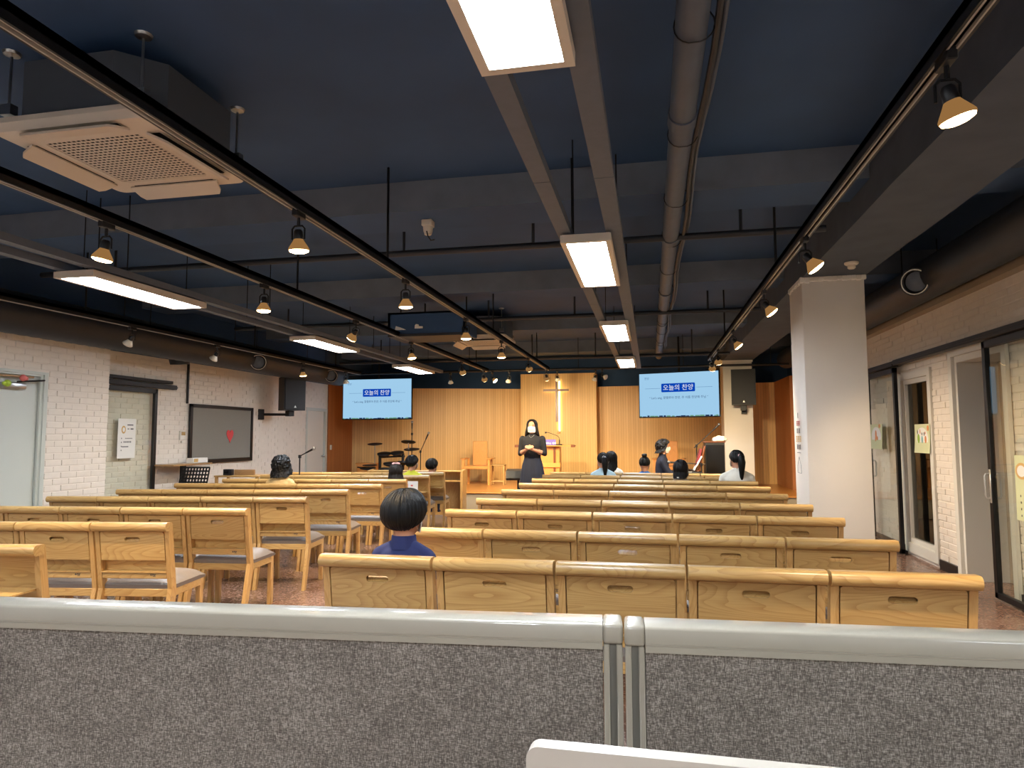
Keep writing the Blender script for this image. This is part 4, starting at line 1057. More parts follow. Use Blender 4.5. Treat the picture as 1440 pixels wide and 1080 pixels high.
link('lettering', text_mesh('함께하는 예배', 0.045), 'sign_white', t, (0.02, -0.008, 0.035), (R(82), 0, 0))
t = empty('gooseneck_microphone', (-1.78, 13.46, 1.19), 0, 'black gooseneck microphone bent over the pulpit', 'microphone')
MB().rbox(-0.07, 0.05, -0.05, 0.05, 0, 0.022, 0.006, 1).tube([(0, 0, 0.02), (0, 0, 0.11)], 0.012).build('base', 'black_plastic', t)
MB().tube([(0, 0, 0.11), (-0.01, 0, 0.16), (-0.05, 0, 0.19), (-0.20, 0, 0.245), (-0.25, 0, 0.255)], 0.0055, 8).build('neck', 'black_metal', t)
MB().tube([(-0.25, 0, 0.255), (-0.29, 0, 0.25)], [0.010, 0.020], 10).build('capsule', 'black_plastic', t)
# wall cross with a strip of light behind its right edge
t = empty('wall_cross', (-2.05, 15.19, 2.05), 0, 'slim wooden cross with warm light behind it on the centre panel', 'cross')
MB().box(-0.030, 0.026, -0.075, -0.03, -0.36, 0.58).build('upright', 'dark_wood', t)
MB().box(-0.31, 0.27, -0.070, -0.034, 0.325, 0.377).build('cross_bar', 'dark_wood', t)
MB().box(0.034, 0.064, -0.028, -0.012, -0.57, 0.58).build('light_strip', 'cross_glow', t)
MB().box(-0.30, 0.26, -0.020, -0.010, 0.343, 0.360).build('light_strip', 'cross_glow', t)
MB().rbox(0.0, 0.06, -0.03, 0.0, -0.62, -0.565, 0.004, 1).build('driver_box', 'stage_oak', t)
MB().tube([(0, -0.05, 0.2), (0, 0.01, 0.2)], 0.012).tube([(0, -0.05, -0.2), (0, 0.01, -0.2)], 0.012).build('standoff', 'dark_wood', t)
# floor monitor
t = empty('floor_monitor', (-2.30, 11.62, 0), R(8), 'black wedge floor monitor on a stand left of the speaker', 'loudspeaker')
MB().prism([(-0.19, 0.62), (-0.24, 0.66), (-0.16, 0.78), (0.17, 0.80), (0.2, 0.66), (0.17, 0.62)], -0.16, 0.24, 'x', M=Matrix.Identity(4)).build('cabinet', 'black_plastic', t)
MB().box(-0.12, 0.20, -0.005, 0.0, 0, 0.13, M=Matrix.Translation((0, -0.236, 0.665)) @ Matrix.Rotation(R(-34), 4, 'X')).build('grille', 'speaker_grille', t)
MB().tube([(0.04, 0, 0.62), (0.04, 0, 0.1)], 0.02).build('pole', 'black_metal', t)
for k in range(3):
    a = R(30 + 120 * k); MB().tube([(0.04, 0, 0.2), (0.04 + 0.25 * math.cos(a), 0.25 * math.sin(a), 0.012)], 0.011).build('leg', 'black_metal', t)
tag(MB().tube([(-3.05, 12.0, 0.01), (-2.9, 11.8, 0.012), (-2.75, 11.9, 0.02), (-2.66, 11.6, 0.01), (-2.6, 11.3, 0.01), (-2.35, 11.15, 0.01)], 0.009, 6).build('floor_cable', 'black_plastic'), 'loose black cable on the floor before the stage', 'cable')
# electronic drum kit
t = empty('drum_kit', (-5.25, 13.25, 0.35), R(8), 'black electronic drum kit on a rack below the left screen', 'drums')
rk = MB()
rk.tube([(-0.22, 0, 0), (-0.22, 0, 0.66)], 0.03).tube([(0.26, 0, 0), (0.26, 0, 0.68)], 0.03).tube([(-0.22, 0, 0.32), (0.26, 0, 0.34)], 0.02).tube([(-0.24, 0, 0.60), (0.30, 0, 0.62)], 0.02).tube([(-0.22, 0, 0.3), (-0.42, 0.2, 0.28), (-0.42, 0.2, 0)], 0.02).tube([(0.26, 0, 0.3), (0.42, 0.2, 0.3), (0.42, 0.2, 0)], 0.02)
rk.build('rack', 'black_metal', t)
def pad(c, r, tilt, nm='drum_pad', th=0.03):
    M = Matrix.Translation(c) @ Matrix.Rotation(tilt, 4, 'X')
    return MB().lathe([(0.0, -th), (r * 0.6, -th), (r, -th * 0.3), (r, th * 0.3), (r * 0.92, th * 0.4), (0, th * 0.5)], 20, M=M).build(nm, 'black_plastic', t)
pad((-0.12, -0.05, 0.67), 0.14, R(12), 'drum_pad', 0.045); pad((0.15, -0.05, 0.69), 0.14, R(12), 'drum_pad', 0.045); pad((0.08, -0.25, 0.48), 0.16, R(6), 'drum_pad', 0.05); pad((-0.44, -0.1, 0.38), 0.16, R(5), 'cymbal_pad', 0.03); pad((0.34, -0.2, 0.50), 0.15, R(-8), 'drum_pad', 0.05); pad((-0.40, -0.1, 0.44), 0.15, R(4), 'cymbal_pad', 0.015)
c1 = pad((-0.34, 0.05, 0.87), 0.15, R(8), 'cymbal_pad', 0.02); c2 = pad((0.36, 0.05, 0.91), 0.15, R(-14), 'cymbal_pad', 0.02); c3 = pad((0.44, 0.0, 0.76), 0.16, R(10), 'cymbal_pad', 0.015)
MB().tube([(-0.34, 0.05, 0.86), (-0.34, 0.08, 0.3)], 0.009).build('cymbal_stand', 'steel', t)
MB().tube([(0.36, 0.05, 0.9), (0.37, 0.08, 0.0)], 0.012).build('cymbal_stand', 'steel', t)
MB().rbox(-0.14, 0.10, -0.36, -0.16, 0.12, 0.40, 0.02, 2).build('kick_pad', 'black_plastic', t)
MB().rbox(-0.60, -0.34, -0.3, -0.1, 0.26, 0.29, 0.006, 1).tube([(-0.66, -0.1, 0.40), (-0.3, -0.1, 0.37)], 0.014).build('hi_hat_arm', 'black_metal', t)
MB().box(-0.56, -0.28, -0.42, -0.36, 0.20, 0.30).build('pedal_module', 'steel', t)
mic_stand((-4.86, 13.45, 0.35), 1.08, (0.0, 0.0, 0.10), 'tall straight microphone stand rising out of the drum kit')
mic_stand((-4.62, 13.3, 0.35), 0.72, (0.11, 0.0, 0.24), 'short slanted microphone stand right of the drum kit')
tag(MB().rbox(-6.15, -5.75, 13.6, 13.9, 0.35, 0.80, 0.006, 1).rbox(-6.17, -5.73, 13.58, 13.92, 0.78, 0.81, 0.004, 1).build('storage_box', 'stage_oak'), 'plain oak box in the stage corner left of the drums', 'box')
# keyboard corner
t = empty('equipment_cabinet', (1.02, 11.75, 0), 0, 'tall black equipment cabinet before the far white column', 'cabinet')
MB().rbox(-0.155, 0.155, -0.2, 0.2, 0.0, 1.26, 0.008, 1).build('body', 'black_plastic', t)
MB().rbox(-0.17, 0.17, -0.21, 0.21, 1.255, 1.275, 0.004, 1).build('lid', 'dark_wood', t)
MB().box(-0.14, 0.14, -0.204, -0.2, 0.06, 1.22).build('door', 'black_gloss', t)
bmh = bmesh.new(); bmesh.ops.create_icosphere(bmh, subdivisions=3, radius=1)
for v_ in bmh.verts:
    n_ = noise.noise(v_.co * 2.1) * 0.35 + noise.noise(v_.co * 5) * 0.15
    p_ = v_.co * (1 + n_); v_.co = Vector((p_.x * 0.11 + 0.02, p_.y * 0.10, max(0, p_.z * 0.06 + 0.03)))
me_ = bpy.data.meshes.new('cloth'); bmh.to_mesh(me_); bmh.free(); me_.polygons.foreach_set('use_smooth', [True] * len(me_.polygons))
tag(link('folded_cloth', me_, 'cloth_white', loc=(1.09, 11.65, 1.275)), 'crumpled white cloth on top of the black equipment cabinet', 'cloth')
t = empty('keyboard_piano', (0.62, 11.55, 0), 0, 'black stage keyboard on a stand before the pianist', 'keyboard')
MB().rbox(-0.13, 0.17, -0.55, 0.55, 0.70, 0.80, 0.01, 2).build('case', 'black_plastic', t)
MB().box(-0.13, 0.0, -0.50, 0.50, 0.80, 0.806).build('white_keys', 'paper', t)
kb = MB()
for i in range(36):
    if i % 7 in (2, 6): continue
    kb.box(-0.08, 0.0, -0.49 + i * 0.0272 + 0.018, -0.49 + i * 0.0272 + 0.030, 0.806, 0.814)
kb.build('black_keys', 'black_gloss', t)
MB().tube([(0.0, -0.45, 0.70), (0.04, -0.45, 0.0)], 0.02).tube([(0.0, 0.45, 0.70), (0.04, 0.45, 0.0)], 0.02).tube([(0.0, -0.45, 0.35), (0.0, 0.45, 0.35)], 0.015).build('stand', 'black_metal', t)
t = empty('score_rest', (0.74, 11.45, 0.80), R(0), 'slanted score rest holding books above the keyboard', 'music rest')
MB().rbox(-0.012, 0.012, -0.22, 0.22, 0.0, 0.42, 0.004, 1, M=Matrix.Rotation(R(14), 4, 'Y')).build('board', 'dark_wood', t)
MB().rbox(-0.05, 0.012, -0.22, 0.22, 0.0, 0.015, 0.003, 1).build('ledge', 'dark_wood', t)
tag(MB().rbox(-0.02, 0.02, -0.12, 0.12, 0.0, 0.34, 0.004, 1, M=Matrix.Rotation(R(16), 4, 'Y')).build('hymn_book', 'maroon_book', loc=(0.69, 11.38, 0.83)), 'maroon book leaning on the keyboard score rest', 'book')
tag(MB().rbox(-0.01, 0.01, -0.11, 0.11, 0.0, 0.26, 0.003, 1, M=Matrix.Rotation(R(30), 4, 'Y')).build('score_book', 'paper', loc=(0.66, 11.30, 0.82)), 'white score book leaning in front of the maroon book', 'book')
mic_stand((0.78, 11.2, 0), 0.92, (-0.36, 0.0, 0.02), 'low boom microphone stand reaching toward the pianist')
mic_stand((0.76, 12.0, 0), 1.20, (0.28, 0.05, 0.26), 'raised boom microphone stand above the black equipment cabinet')
t = empty('piano_bench', (0.16, 11.4, 0), 0, 'dark bench under the pianist', 'bench')
MB().rbox(-0.2, 0.2, -0.3, 0.3, 0.42, 0.48, 0.01, 2).build('seat', 'black_plastic', t)
for sx in (-1, 1):
    for sy in (-1, 1): MB().rbox(sx * 0.16 - 0.02, sx * 0.16 + 0.02, sy * 0.26 - 0.02, sy * 0.26 + 0.02, 0, 0.42, 0.004, 1).build('leg', 'black_metal', t)

# ------------------------------------------------------------------ grey office partition in front of the camera
def partition(x0, x1, y, rz, label, post_side):
    t = empty('office_partition', (x0, y, 0), rz, label, 'partition', 'grey fabric office partitions')
    L = (x1 - x0) / math.cos(rz); T = 0.055; top = 1.112
    a = 0.028 if post_side < 0 else 0.0; b = L - (0.028 if post_side > 0 else 0.0)
    MB().box(a, b, -T + 0.008, -0.008, 0.04, top - 0.03).build('fabric_panel', 'partition_fabric', t)
    # top cap: rounded upper edges, a thin groove along the face
    pr = [(-T, top - 0.034), (-T, top - 0.026), (-T + 0.0015, top - 0.025), (-T + 0.0015, top - 0.0235), (-T, top - 0.0225), (-T, top - 0.004), (-T + 0.0012, top - 0.0015), (-T + 0.004, top), (-0.004, top), (-0.0012, top - 0.0015), (0, top - 0.004), (0, top - 0.034)]
    MB().prism(pr, a, b, 'x', smooth=True).build('top_cap', 'partition_rail', t)
    e0, e1 = (b, L) if post_side > 0 else (0, a)
    MB().rbox(e0, e1, -T - 0.0012, 0.0012, top - 0.027, top + 0.001, 0.0055, 3).build('end_cap', 'partition_rail', t)
    w = 0.0082
    MB().rbox(e0 + 0.001, e0 + 0.001 + w, -T + 0.002, -0.002, 0.02, top - 0.027, 0.0015, 1).rbox(e1 - 0.001 - w, e1 - 0.001, -T + 0.002, -0.002, 0.02, top - 0.027, 0.0015, 1).build('post_rib', 'partition_rail', t)
    MB().box(e0 + 0.004, e1 - 0.004, -T + 0.011, -0.011, 0.02, top - 0.028).build('post_core', 'partition_groove', t)
    MB().box(0, L, -T, 0, 0.0, 0.04).build('base_rail', 'partition_rail', t)
    return t
partition(-1.75, -0.046, 0.896, R(4.1), 'grey fabric partition filling the lower left foreground', 1)
partition(-0.043, 1.45, 1.012, R(2.9), 'grey fabric partition filling the lower right foreground', -1)
t = empty('desk_screen', (-0.122, 0.66, 0), R(-1.2), 'cream white rounded desk panel at the bottom edge', 'desk panel')
def rr2(x0, x1, z0, z1, r, n=6):
    p = []
    for cx, cz, a0 in ((x1 - r, z1 - r, 0), (x0 + r, z1 - r, 90), (x0 + r, z0 + r, 180), (x1 - r, z0 + r, 270)):
        for i in range(n + 1):
            a = R(a0 + 90 * i / n); p.append((cx + r * math.cos(a), cz + r * math.sin(a)))
    return p
MB().prism(rr2(0, 0.75, 0.55, 1.076, 0.012), 0.0, 0.018, 'y').build('panel', 'white_laminate', t)
MB().rbox(0.1, 0.13, 0.0, 0.018, 0, 0.56, 0.003, 1).rbox(0.62, 0.65, 0, 0.018, 0, 0.56, 0.003, 1).build('support', 'white_laminate', t)

# ------------------------------------------------------------------ people
def seg_d(p, a, b):
    ab = b - a; t = max(0, min(1, (p - a).dot(ab) / max(1e-9, ab.length_squared))); return (p - (a + ab * t)).length
class Body:
    def __init__(s): s.mb = MB(); s.segs = []
    def limb(s, pts, rs, tags, n=12):
        pts = [Vector(p) for p in pts]; s.mb.captube(pts, rs, n)
        for i in range(len(pts) - 1): s.segs.append((pts[i], pts[i + 1], (rs[i] + rs[i + 1]) / 2, tags[i] if isinstance(tags, (list, tuple)) else tags))
    def torso(s, rings, tags, n=22):
        """rings: (cx, cy, cz, rx, ry)"""
        v = []; f = []
        for cx, cy, cz, rx, ry in rings:
            for k in range(n):
                a = 2 * math.pi * k / n; ca, sa = math.cos(a), math.sin(a)
                e = 2 / 2.4
                v.append((cx + rx * math.copysign(abs(ca) ** e, ca), cy + ry * math.copysign(abs(sa) ** e, sa), cz))
        for i in range(len(rings) - 1):
            for k in range(n): f.append((i * n + k, i * n + (k + 1) % n, (i + 1) * n + (k + 1) % n, (i + 1) * n + k))
        f += [list(range(n))[::-1], list(range((len(rings) - 1) * n, len(rings) * n))]
        s.mb.add(v, f, True)
        for i in range(len(rings) - 1):
            a, b = rings[i], rings[i + 1]
            for o in (-0.6, 0, 0.6):
                s.segs.append((Vector((a[0] + o * (a[3] - a[4]), a[1], a[2])), Vector((b[0] + o * (b[3] - b[4]), b[1], b[2])), (a[4] + b[4]) / 2, tags[i] if isinstance(tags, (list, tuple)) else tags))
    def hand(s, w, d, side, k, curl=0.5, palm_n=None):
        """palm and five fingers; d is the pointing direction, palm_n the way the palm faces"""
        d = Vector(d).normalized(); pn = Vector(palm_n or (0, 0, -1)); pn = (pn - d * pn.dot(d)).normalized(); sd = d.cross(pn) * side
        w = Vector(w)
        for off in (-0.022, -0.007, 0.008, 0.022):
            s.limb([w + sd * off * k * 0.6, w + d * 0.075 * k + sd * off * k], [0.014 * k, 0.013 * k], 'skin', 8)
        for off, L in ((-0.027, 0.058), (-0.009, 0.074), (0.009, 0.078), (0.027, 0.068)):
            b = w + d * 0.08 * k + sd * off * k
            d2 = (d * (1 - curl * 0.5) + pn * curl).normalized(); d3 = (d * (1 - curl) + pn * (curl + 0.5)).normalized()
            s.limb([b, b + d2 * L * 0.5 * k, b + d2 * L * 0.5 * k + d3 * L * 0.5 * k], [0.0095 * k, 0.0088 * k, 0.0075 * k], 'skin', 8)
        tb = w + d * 0.025 * k + sd * 0.030 * k; td = (d * 0.6 + sd * 0.7 + pn * 0.4).normalized()
        s.limb([tb, tb + td * 0.035 * k, tb + (td * 0.6 + d * 0.4).normalized() * 0.065 * k], [0.012 * k, 0.0105 * k, 0.009 * k], 'skin', 8)
    def head(s, c, hs, turn, nod, tagn='skin'):
        M = Matrix.Translation(c) @ Matrix.Rotation(turn, 4, 'Z') @ Matrix.Rotation(nod, 4, 'X') @ Matrix.Scale(hs, 4)
        m_ = s.mb
        m_.ell((0, -0.008, 0.018), (0.074, 0.092, 0.096), 20, 14, M=M)
        m_.ell((0, 0.022, -0.040), (0.060, 0.066, 0.072), 18, 12, M=M)
        m_.ell((0, 0.036, -0.082), (0.034, 0.040, 0.028), 14, 8, M=M)
        m_.ell((0, 0.090, -0.012), (0.011, 0.016, 0.026), 10, 8, M=M)
        m_.ell((0, 0.098, -0.028), (0.015, 0.014, 0.012), 10, 8, M=M)
        for q in (-1, 1):
            m_.ell((q * 0.030, 0.070, 0.022), (0.024, 0.016, 0.010), 10, 6, M=M)
            m_.ell((q * 0.038, 0.060, -0.030), (0.022, 0.022, 0.020), 10, 6, M=M)
            m_.ell((q * 0.077, -0.004, -0.006), (0.010, 0.020, 0.032), 10, 8, M=M)
            m_.ell((q * 0.078, 0.0, -0.030), (0.008, 0.012, 0.014), 8, 6, M=M)
        m_.ell((0, 0.084, -0.062), (0.022, 0.010, 0.006), 10, 6, M=M); m_.ell((0, 0.082, -0.073), (0.019, 0.010, 0.006), 10, 6, M=M)
        s.segs.append((Vector(c) - Vector((0, 0, 0.06 * hs)), Vector(c) + Vector((0, 0, 0.04 * hs)), 0.08 * hs, tagn))
        s.headM = M
        return M
    def build(s, parent, mats, voxel, extra=None):
        tmp = s.mb.build('body_tmp', None)
        md = tmp.modifiers.new('r', 'REMESH'); md.mode = 'VOXEL'; md.voxel_size = voxel; md.adaptivity = 0
        m2 = tmp.modifiers.new('s', 'SMOOTH'); m2.factor = 0.5; m2.iterations = 3
        bpy.context.view_layer.update()
        me = bpy.data.meshes.new_from_object(tmp.evaluated_get(bpy.context.evaluated_depsgraph_get()))
        bpy.data.objects.remove(tmp)
        me.name = 'body'; me.materials.clear()
        names = list(mats.keys())
        for k in names: me.materials.append(MATS[mats[k]])
        idx = []
        segs = s.segs
        for p in me.polygons:
            c = p.center; best = 1e9; tg = names[0]
            for a, b, r, t_ in segs:
                d = seg_d(c, a, b) - r
                if d < best: best = d; tg = t_
            if extra: tg = extra(c, tg)
            idx.append(names.index(tg))
        me.polygons.foreach_set('material_index', idx); me.polygons.foreach_set('use_smooth', [True] * len(idx)); me.update()
        return link('body', me, None, parent)
def hair_cap(M, thick, front, side, back, mat, parent, drop=0.0, flare=0.0, rough=0.0, freq=20, face=50, part=0.0, dropside=1.0, name='hair', seed=0):
    """shell over the skull in head space; limits are polar angles from the crown, optional hanging length"""
    n, rows, low = (110, 26, 14) if rough > 0.01 else (180, 20, 12)
    R0 = (0.074, 0.092, 0.096); c0 = Vector((0, -0.008, 0.018))
    def lim(ph):
        c = math.cos(ph)
        if c > 0.25: u = (c - 0.25) / 0.75; return R(side + (front - side) * u ** 0.7)
        u = (0.25 - c) / 1.25; return R(side + (back - side) * min(1, u * 1.6))
    def pt(ph, t, inner):
        th = lim(ph) * min(t, 1.0) * (1 + 0.03 * noise.noise(Vector((math.cos(ph) * 9 + seed, math.sin(ph) * 9, 0))))
        d = Vector((math.sin(th) * math.sin(ph), math.sin(th) * math.cos(ph), math.cos(th)))
        tu = min(t, 1.0); tk = 0.0 if inner else thick * (0.55 + 0.45 * min(1, tu / 0.5)) * (1.0 if drop or tu < 0.72 else 1 - 0.75 * max(0.0, min(1, 0.35 - math.cos(ph))) * ((tu - 0.72) / 0.28) ** 1.6)
        p = c0 + Vector((d.x * (R0[0] + tk), d.y * (R0[1] + tk), d.z * (R0[2] + tk * 0.8)))
        if t > 1:
            a = abs(ph); s_ = max(0, min(1, (a - R(face)) / R(25)))
            u = (t - 1)
            p.z -= drop * u * s_ * (dropside if a < R(120) else 1); p.x *= 1 + flare * u * s_ * math.sin(u * 2.2); p.y = p.y * (1 + flare * u * 0.4 * s_) - (0.012 * u if p.y < 0 else 0)
        if rough and not inner:
            q = p * freq + Vector((seed, 0, 0)); p = p + d * rough * (noise.noise(q) + 0.5 * noise.noise(q * 2.3))
        elif not inner:
            p = p + d * (0.004 * noise.noise(Vector((ph * 9 + seed, t * 1.5, 0))) + 0.0035 * noise.noise(Vector((ph * 30, t * 2.0, seed))))
        return p
    ts = [i / rows for i in range(rows + 1)] + ([1 + (i + 1) / low for i in range(low)] if drop else [])
    m_ = len(ts); v = []; f = []
    for inner in (False, True):
        for t in ts:
            for k in range(n): v.append(pt(2 * math.pi * k / n - math.pi, t, inner))
    for lay_ in (0, 1):
        o = lay_ * m_ * n
        for i in range(m_ - 1):
            for k in range(n):
                q = (o + i * n + k, o + i * n + (k + 1) % n, o + (i + 1) * n + (k + 1) % n, o + (i + 1) * n + k)
                f.append(q if lay_ == 0 else q[::-1])
    for k in range(n): f.append(((m_ - 1) * n + k, (m_ - 1) * n + (k + 1) % n, m_ * n + (m_ - 1) * n + (k + 1) % n, m_ * n + (m_ - 1) * n + k))
    return MB().add(v, f, True, M).build(name, mat, parent)
def face_mask(M, parent):
    n, q = 14, 10; v = []; f = []
    for inner in (0, 1):
        for i in range(q + 1):
            for k in range(n + 1):
                u = -1 + 2 * k / n; w = i / q
                a = u * R(74 - 14 * w); z = -0.004 - 0.088 * w
                rx = 0.070 + 0.008 * math.sin(w * math.pi); ry = 0.104 + 0.014 * math.sin(min(1, w * 1.3) * math.pi) * (1 - abs(u)) - 0.016 * w
                s_ = 1 - 0.03 * inner
                v.append((rx * s_ * math.sin(a), ry * s_ * math.cos(a) , z + 0.016 * (1 - abs(u)) * (1 - w)))
    m_ = (q + 1) * (n + 1)
    for L in (0, 1):
        for i in range(q):
            for k in range(n):
                a = L * m_ + i * (n + 1) + k; g = (a, a + 1, a + n + 2, a + n + 1); f.append(g if L else g[::-1])
    ring = [k for k in range(n + 1)] + [i * (n + 1) + n for i in range(1, q + 1)] + [q * (n + 1) + k for k in range(n - 1, -1, -1)] + [i * (n + 1) for i in range(q - 1, 0, -1)]
    for i in range(len(ring)): a, b = ring[i], ring[(i + 1) % len(ring)]; f.append((a, b, b + m_, a + m_))
    o = MB().add(v, f, True, M).build('face_mask', 'mask_white', parent)
    lp = MB()
    for s_ in (-1, 1):
        lp.tube([(s_ * 0.064, 0.03, -0.012), (s_ * 0.080, -0.005, 0.015), (s_ * 0.086, -0.024, -0.005), (s_ * 0.078, -0.01, -0.04), (s_ * 0.058, 0.03, -0.075)], 0.0018, 5, M=M)
    lp.build('ear_loop', 'mask_white', o)
    return o
def eyes(M, parent):
    e = MB(); b = MB()
    for s_ in (-1, 1):
        e.ell((s_ * 0.030, 0.079, 0.006), (0.012, 0.006, 0.0055), 12, 8, M=M)
        b.tube([(s_ * 0.016, 0.086, 0.030), (s_ * 0.032, 0.083, 0.034), (s_ * 0.046, 0.072, 0.030)], 0.0032, 6, M=M)
    e.build('eyes', 'hair_black', parent); b.build('eyebrows', 'hair_black', parent)
def seated(label, x, y, rz, k, hs, top, bottom, seat=0.45, sleeve=0.5, turn=0.0, nod=0.0, arms='lap', voxel=0.011, sw=1.2, lean_=0.02, group='listeners on the wooden chairs'):
    t = empty('person', (x, y, 0), rz, label, 'person', group)
    b = Body(); hz = seat + 0.085 * k
    def ty(z): return lean_ * (z / 0.5)
    tr = [(-0.075, 0.150, 0.115), (-0.02, 0.165, 0.125), (0.06, 0.155, 0.118), (0.16, 0.140, 0.105), (0.28, 0.150, 0.108), (0.36, 0.155 * sw / 1.1, 0.102), (0.41, 0.130 * sw / 1.1, 0.085), (0.455, 0.080, 0.065), (0.485, 0.058, 0.055)]
    b.torso([(0, ty(z), hz + z * k, rx * k * (1.0 if z > 0.3 else 1.05), ry * k) for z, rx, ry in tr], ['bottom', 'bottom', 'top', 'top', 'top', 'top', 'top', 'top'])
    nb = hz + 0.47 * k; hc = Vector((0, ty(0.5) + 0.018 * k, nb + 0.030 * k + 0.110 * hs))
    b.limb([(0, ty(0.45), nb - 0.02 * k), (0, ty(0.5) + 0.008 * k, hc.z - 0.05 * hs)], [0.060 * (k + hs) / 2, 0.054 * hs], 'skin')
    for s_ in (-1, 1):
        sh = Vector((s_ * 0.148 * k * sw, ty(0.42), hz + 0.375 * k))
        b.limb([(s_ * 0.03 * k, ty(0.45), hz + 0.455 * k), (sh.x * 0.98, sh.y, sh.z + 0.012 * k)], [0.050 * k, 0.046 * k], 'top'); el = Vector((s_ * 0.215 * k * sw / 1.1, ty(0.2) + 0.07 * k, hz + 0.16 * k))
        wr_ = Vector((s_ * 0.11 * k, 0.30 * k, hz + 0.12 * k)); hd = (-s_ * 0.35, 1, -0.15); pn = (0, 0, -1)
        if arms == 'keys': el = Vector((s_ * 0.20 * k, 0.12 * k, hz + 0.19 * k)); wr_ = Vector((s_ * 0.13 * k, 0.36 * k, hz + 0.22 * k)); hd = (0, 1, 0.05)
        md = sh.lerp(el, sleeve)
        b.limb([sh, md, el], [0.052 * k, 0.048 * k, 0.040 * k], ['top', 'top' if sleeve >= 1 else 'skin'])
        b.limb([el, wr_], [0.037 * k, 0.025 * k], 'top' if sleeve >= 2 else 'skin')
        b.hand(wr_, hd, s_, k * 0.95, 0.35, pn)
        kn = Vector((s_ * 0.105 * k, 0.42 * k, hz - 0.005)); an = Vector((s_ * 0.10 * k, 0.44 * k, max(0.07, hz - 0.44 * k)))
        b.limb([(s_ * 0.085 * k, 0.0, hz - 0.01 * k), kn], [0.085 * k, 0.058 * k], 'bottom')
        b.limb([kn, kn.lerp(an, 0.35), an], [0.056 * k, 0.052 * k, 0.034 * k], ['bottom', 'bottom'])
        b.limb([an + Vector((0, -0.03 * k, -0.035)), an + Vector((0, 0.06 * k, -0.04)), an + Vector((0, 0.14 * k, -0.045))], [0.034 * k, 0.036 * k, 0.028 * k], 'shoe')
    M = b.head(hc, hs, turn, nod)
    mats = {'skin': 'skin', 'top': top, 'bottom': bottom, 'shoe': 'shoe'}
    body = b.build(t, mats, voxel)
    return t, M, hz, k
HB, HR = 'hair_black', 'hair_brown'
# boy in the nearest row
t, M, hz, k = seated('boy with thick black hair and navy polo shirt in the nearest right row', -1.20, 3.19, R(-4), 0.73, 0.98, 'cloth_navy', 'denim', turn=R(-14), voxel=0.008, sw=1.22)
hair_cap(M, 0.037, 74, 108, 150, HB, t, seed=3)
eyes(M, t); face_mask(M, t)
cl = []
for z_, r_ in ((0.430, 0.098), (0.470, 0.086), (0.515, 0.080), (0.517, 0.074), (0.47, 0.072), (0.43, 0.076)): cl.append((r_ * k * 1.02, hz + z_ * k))
MB().lathe(cl, 28, close=False, M=Matrix.Translation((0, 0.022, 0)) @ Matrix.Scale(0.92, 4, (0, 1, 0))).build('shirt_collar', 'cloth_navy', t)
# beige woman, left block
t, M, hz, k = seated('listener with dark curly bob and beige top in the left block', -4.38, 7.36 - 0.10 + 0.24, R(4), 0.80, 0.98, 'cloth_beige', 'cloth_grey', sleeve=1.0, voxel=0.012)
hair_cap(M, 0.036, 60, 104, 128, HB, t, drop=0.085, flare=0.30, rough=0.016, freq=42, seed=1); face_mask(M, t)
# girl with pink hair tie
t, M, hz, k = seated('small girl with loose brown hair and pink bow in the left block', -3.30, 8.50, R(6), 0.60, 0.92, 'cloth_pink', 'denim', turn=R(20), nod=R(-8))
hair_cap(M, 0.026, 60, 95, 120, HR, t, drop=0.10, flare=0.15, seed=5); face_mask(M, t)
MB().ell((0.028, -0.045, 0.118), (0.030, 0.014, 0.018), 12, 8, M=M).ell((-0.028, -0.045, 0.118), (0.030, 0.014, 0.018), 12, 8, M=M).ell((0, -0.045, 0.116), (0.012, 0.014, 0.014), 10, 8, M=M).build('hair_bow', 'cloth_pink', t)
# boy in yellow
t, M, hz, k = seated('boy in yellow shirt with short black hair in the left block', -3.40, 9.40, R(6), 0.74, 0.94, 'cloth_yellow', 'cloth_black', turn=R(-25))
hair_cap(M, 0.026, 60, 90, 134, HB, t, seed=7); face_mask(M, t)
# boy in front of him
t, M, hz, k = seated('small boy with round black hair in the front left row', -3.36, 10.19, R(6), 0.62, 0.92, 'cloth_black', 'denim', turn=R(-12))
hair_cap(M, 0.030, 60, 94, 136, HB, t, seed=9); face_mask(M, t)
# right block girls
def ponytail(M, parent, mat, L=0.20, tie='cloth_grey'):
    MB().captube([M @ Vector((0, -0.095, 0.055)), M @ Vector((0.004, -0.125, 0.035)), M @ Vector((0.008, -0.132, -0.03)), M @ Vector((0.012, -0.120, -0.09)), M @ Vector((0.012, -0.105, -L))], [0.022, 0.038, 0.046, 0.040, 0.016], 14).build('ponytail', mat, parent)
    MB().lathe([(0.022, -0.008), (0.028, 0), (0.022, 0.008)], 14, M=M @ Matrix.Translation((0, -0.108, 0.050)) @ Matrix.Rotation(R(70), 4, 'X')).build('hair_tie', tie, parent)
t, M, hz, k = seated('girl in pale blue top with black ponytail in the right block', -0.67, 9.70, R(-4), 0.80, 0.95, 'cloth_lightblue', 'denim', turn=R(16))
hair_cap(M, 0.016, 58, 88, 122, HB, t, seed=11); ponytail(M, t, HB, 0.22, 'cloth_white_tee'); face_mask(M, t)
t, M, hz, k = seated('girl with long straight black hair in the front right row', -0.60, 10.46, R(-4), 0.80, 0.95, 'cloth_white_tee', 'denim', turn=R(-10))
hair_cap(M, 0.022, 58, 95, 118, HB, t, drop=0.17, flare=0.08, seed=13); face_mask(M, t)
t, M, hz, k = seated('child in bright blue shirt with hair bun in the front right row', -0.10, 10.42, R(-4), 0.68, 0.92, 'cloth_blue', 'cloth_grey')
hair_cap(M, 0.016, 58, 88, 118, HB, t, seed=15); face_mask(M, t)
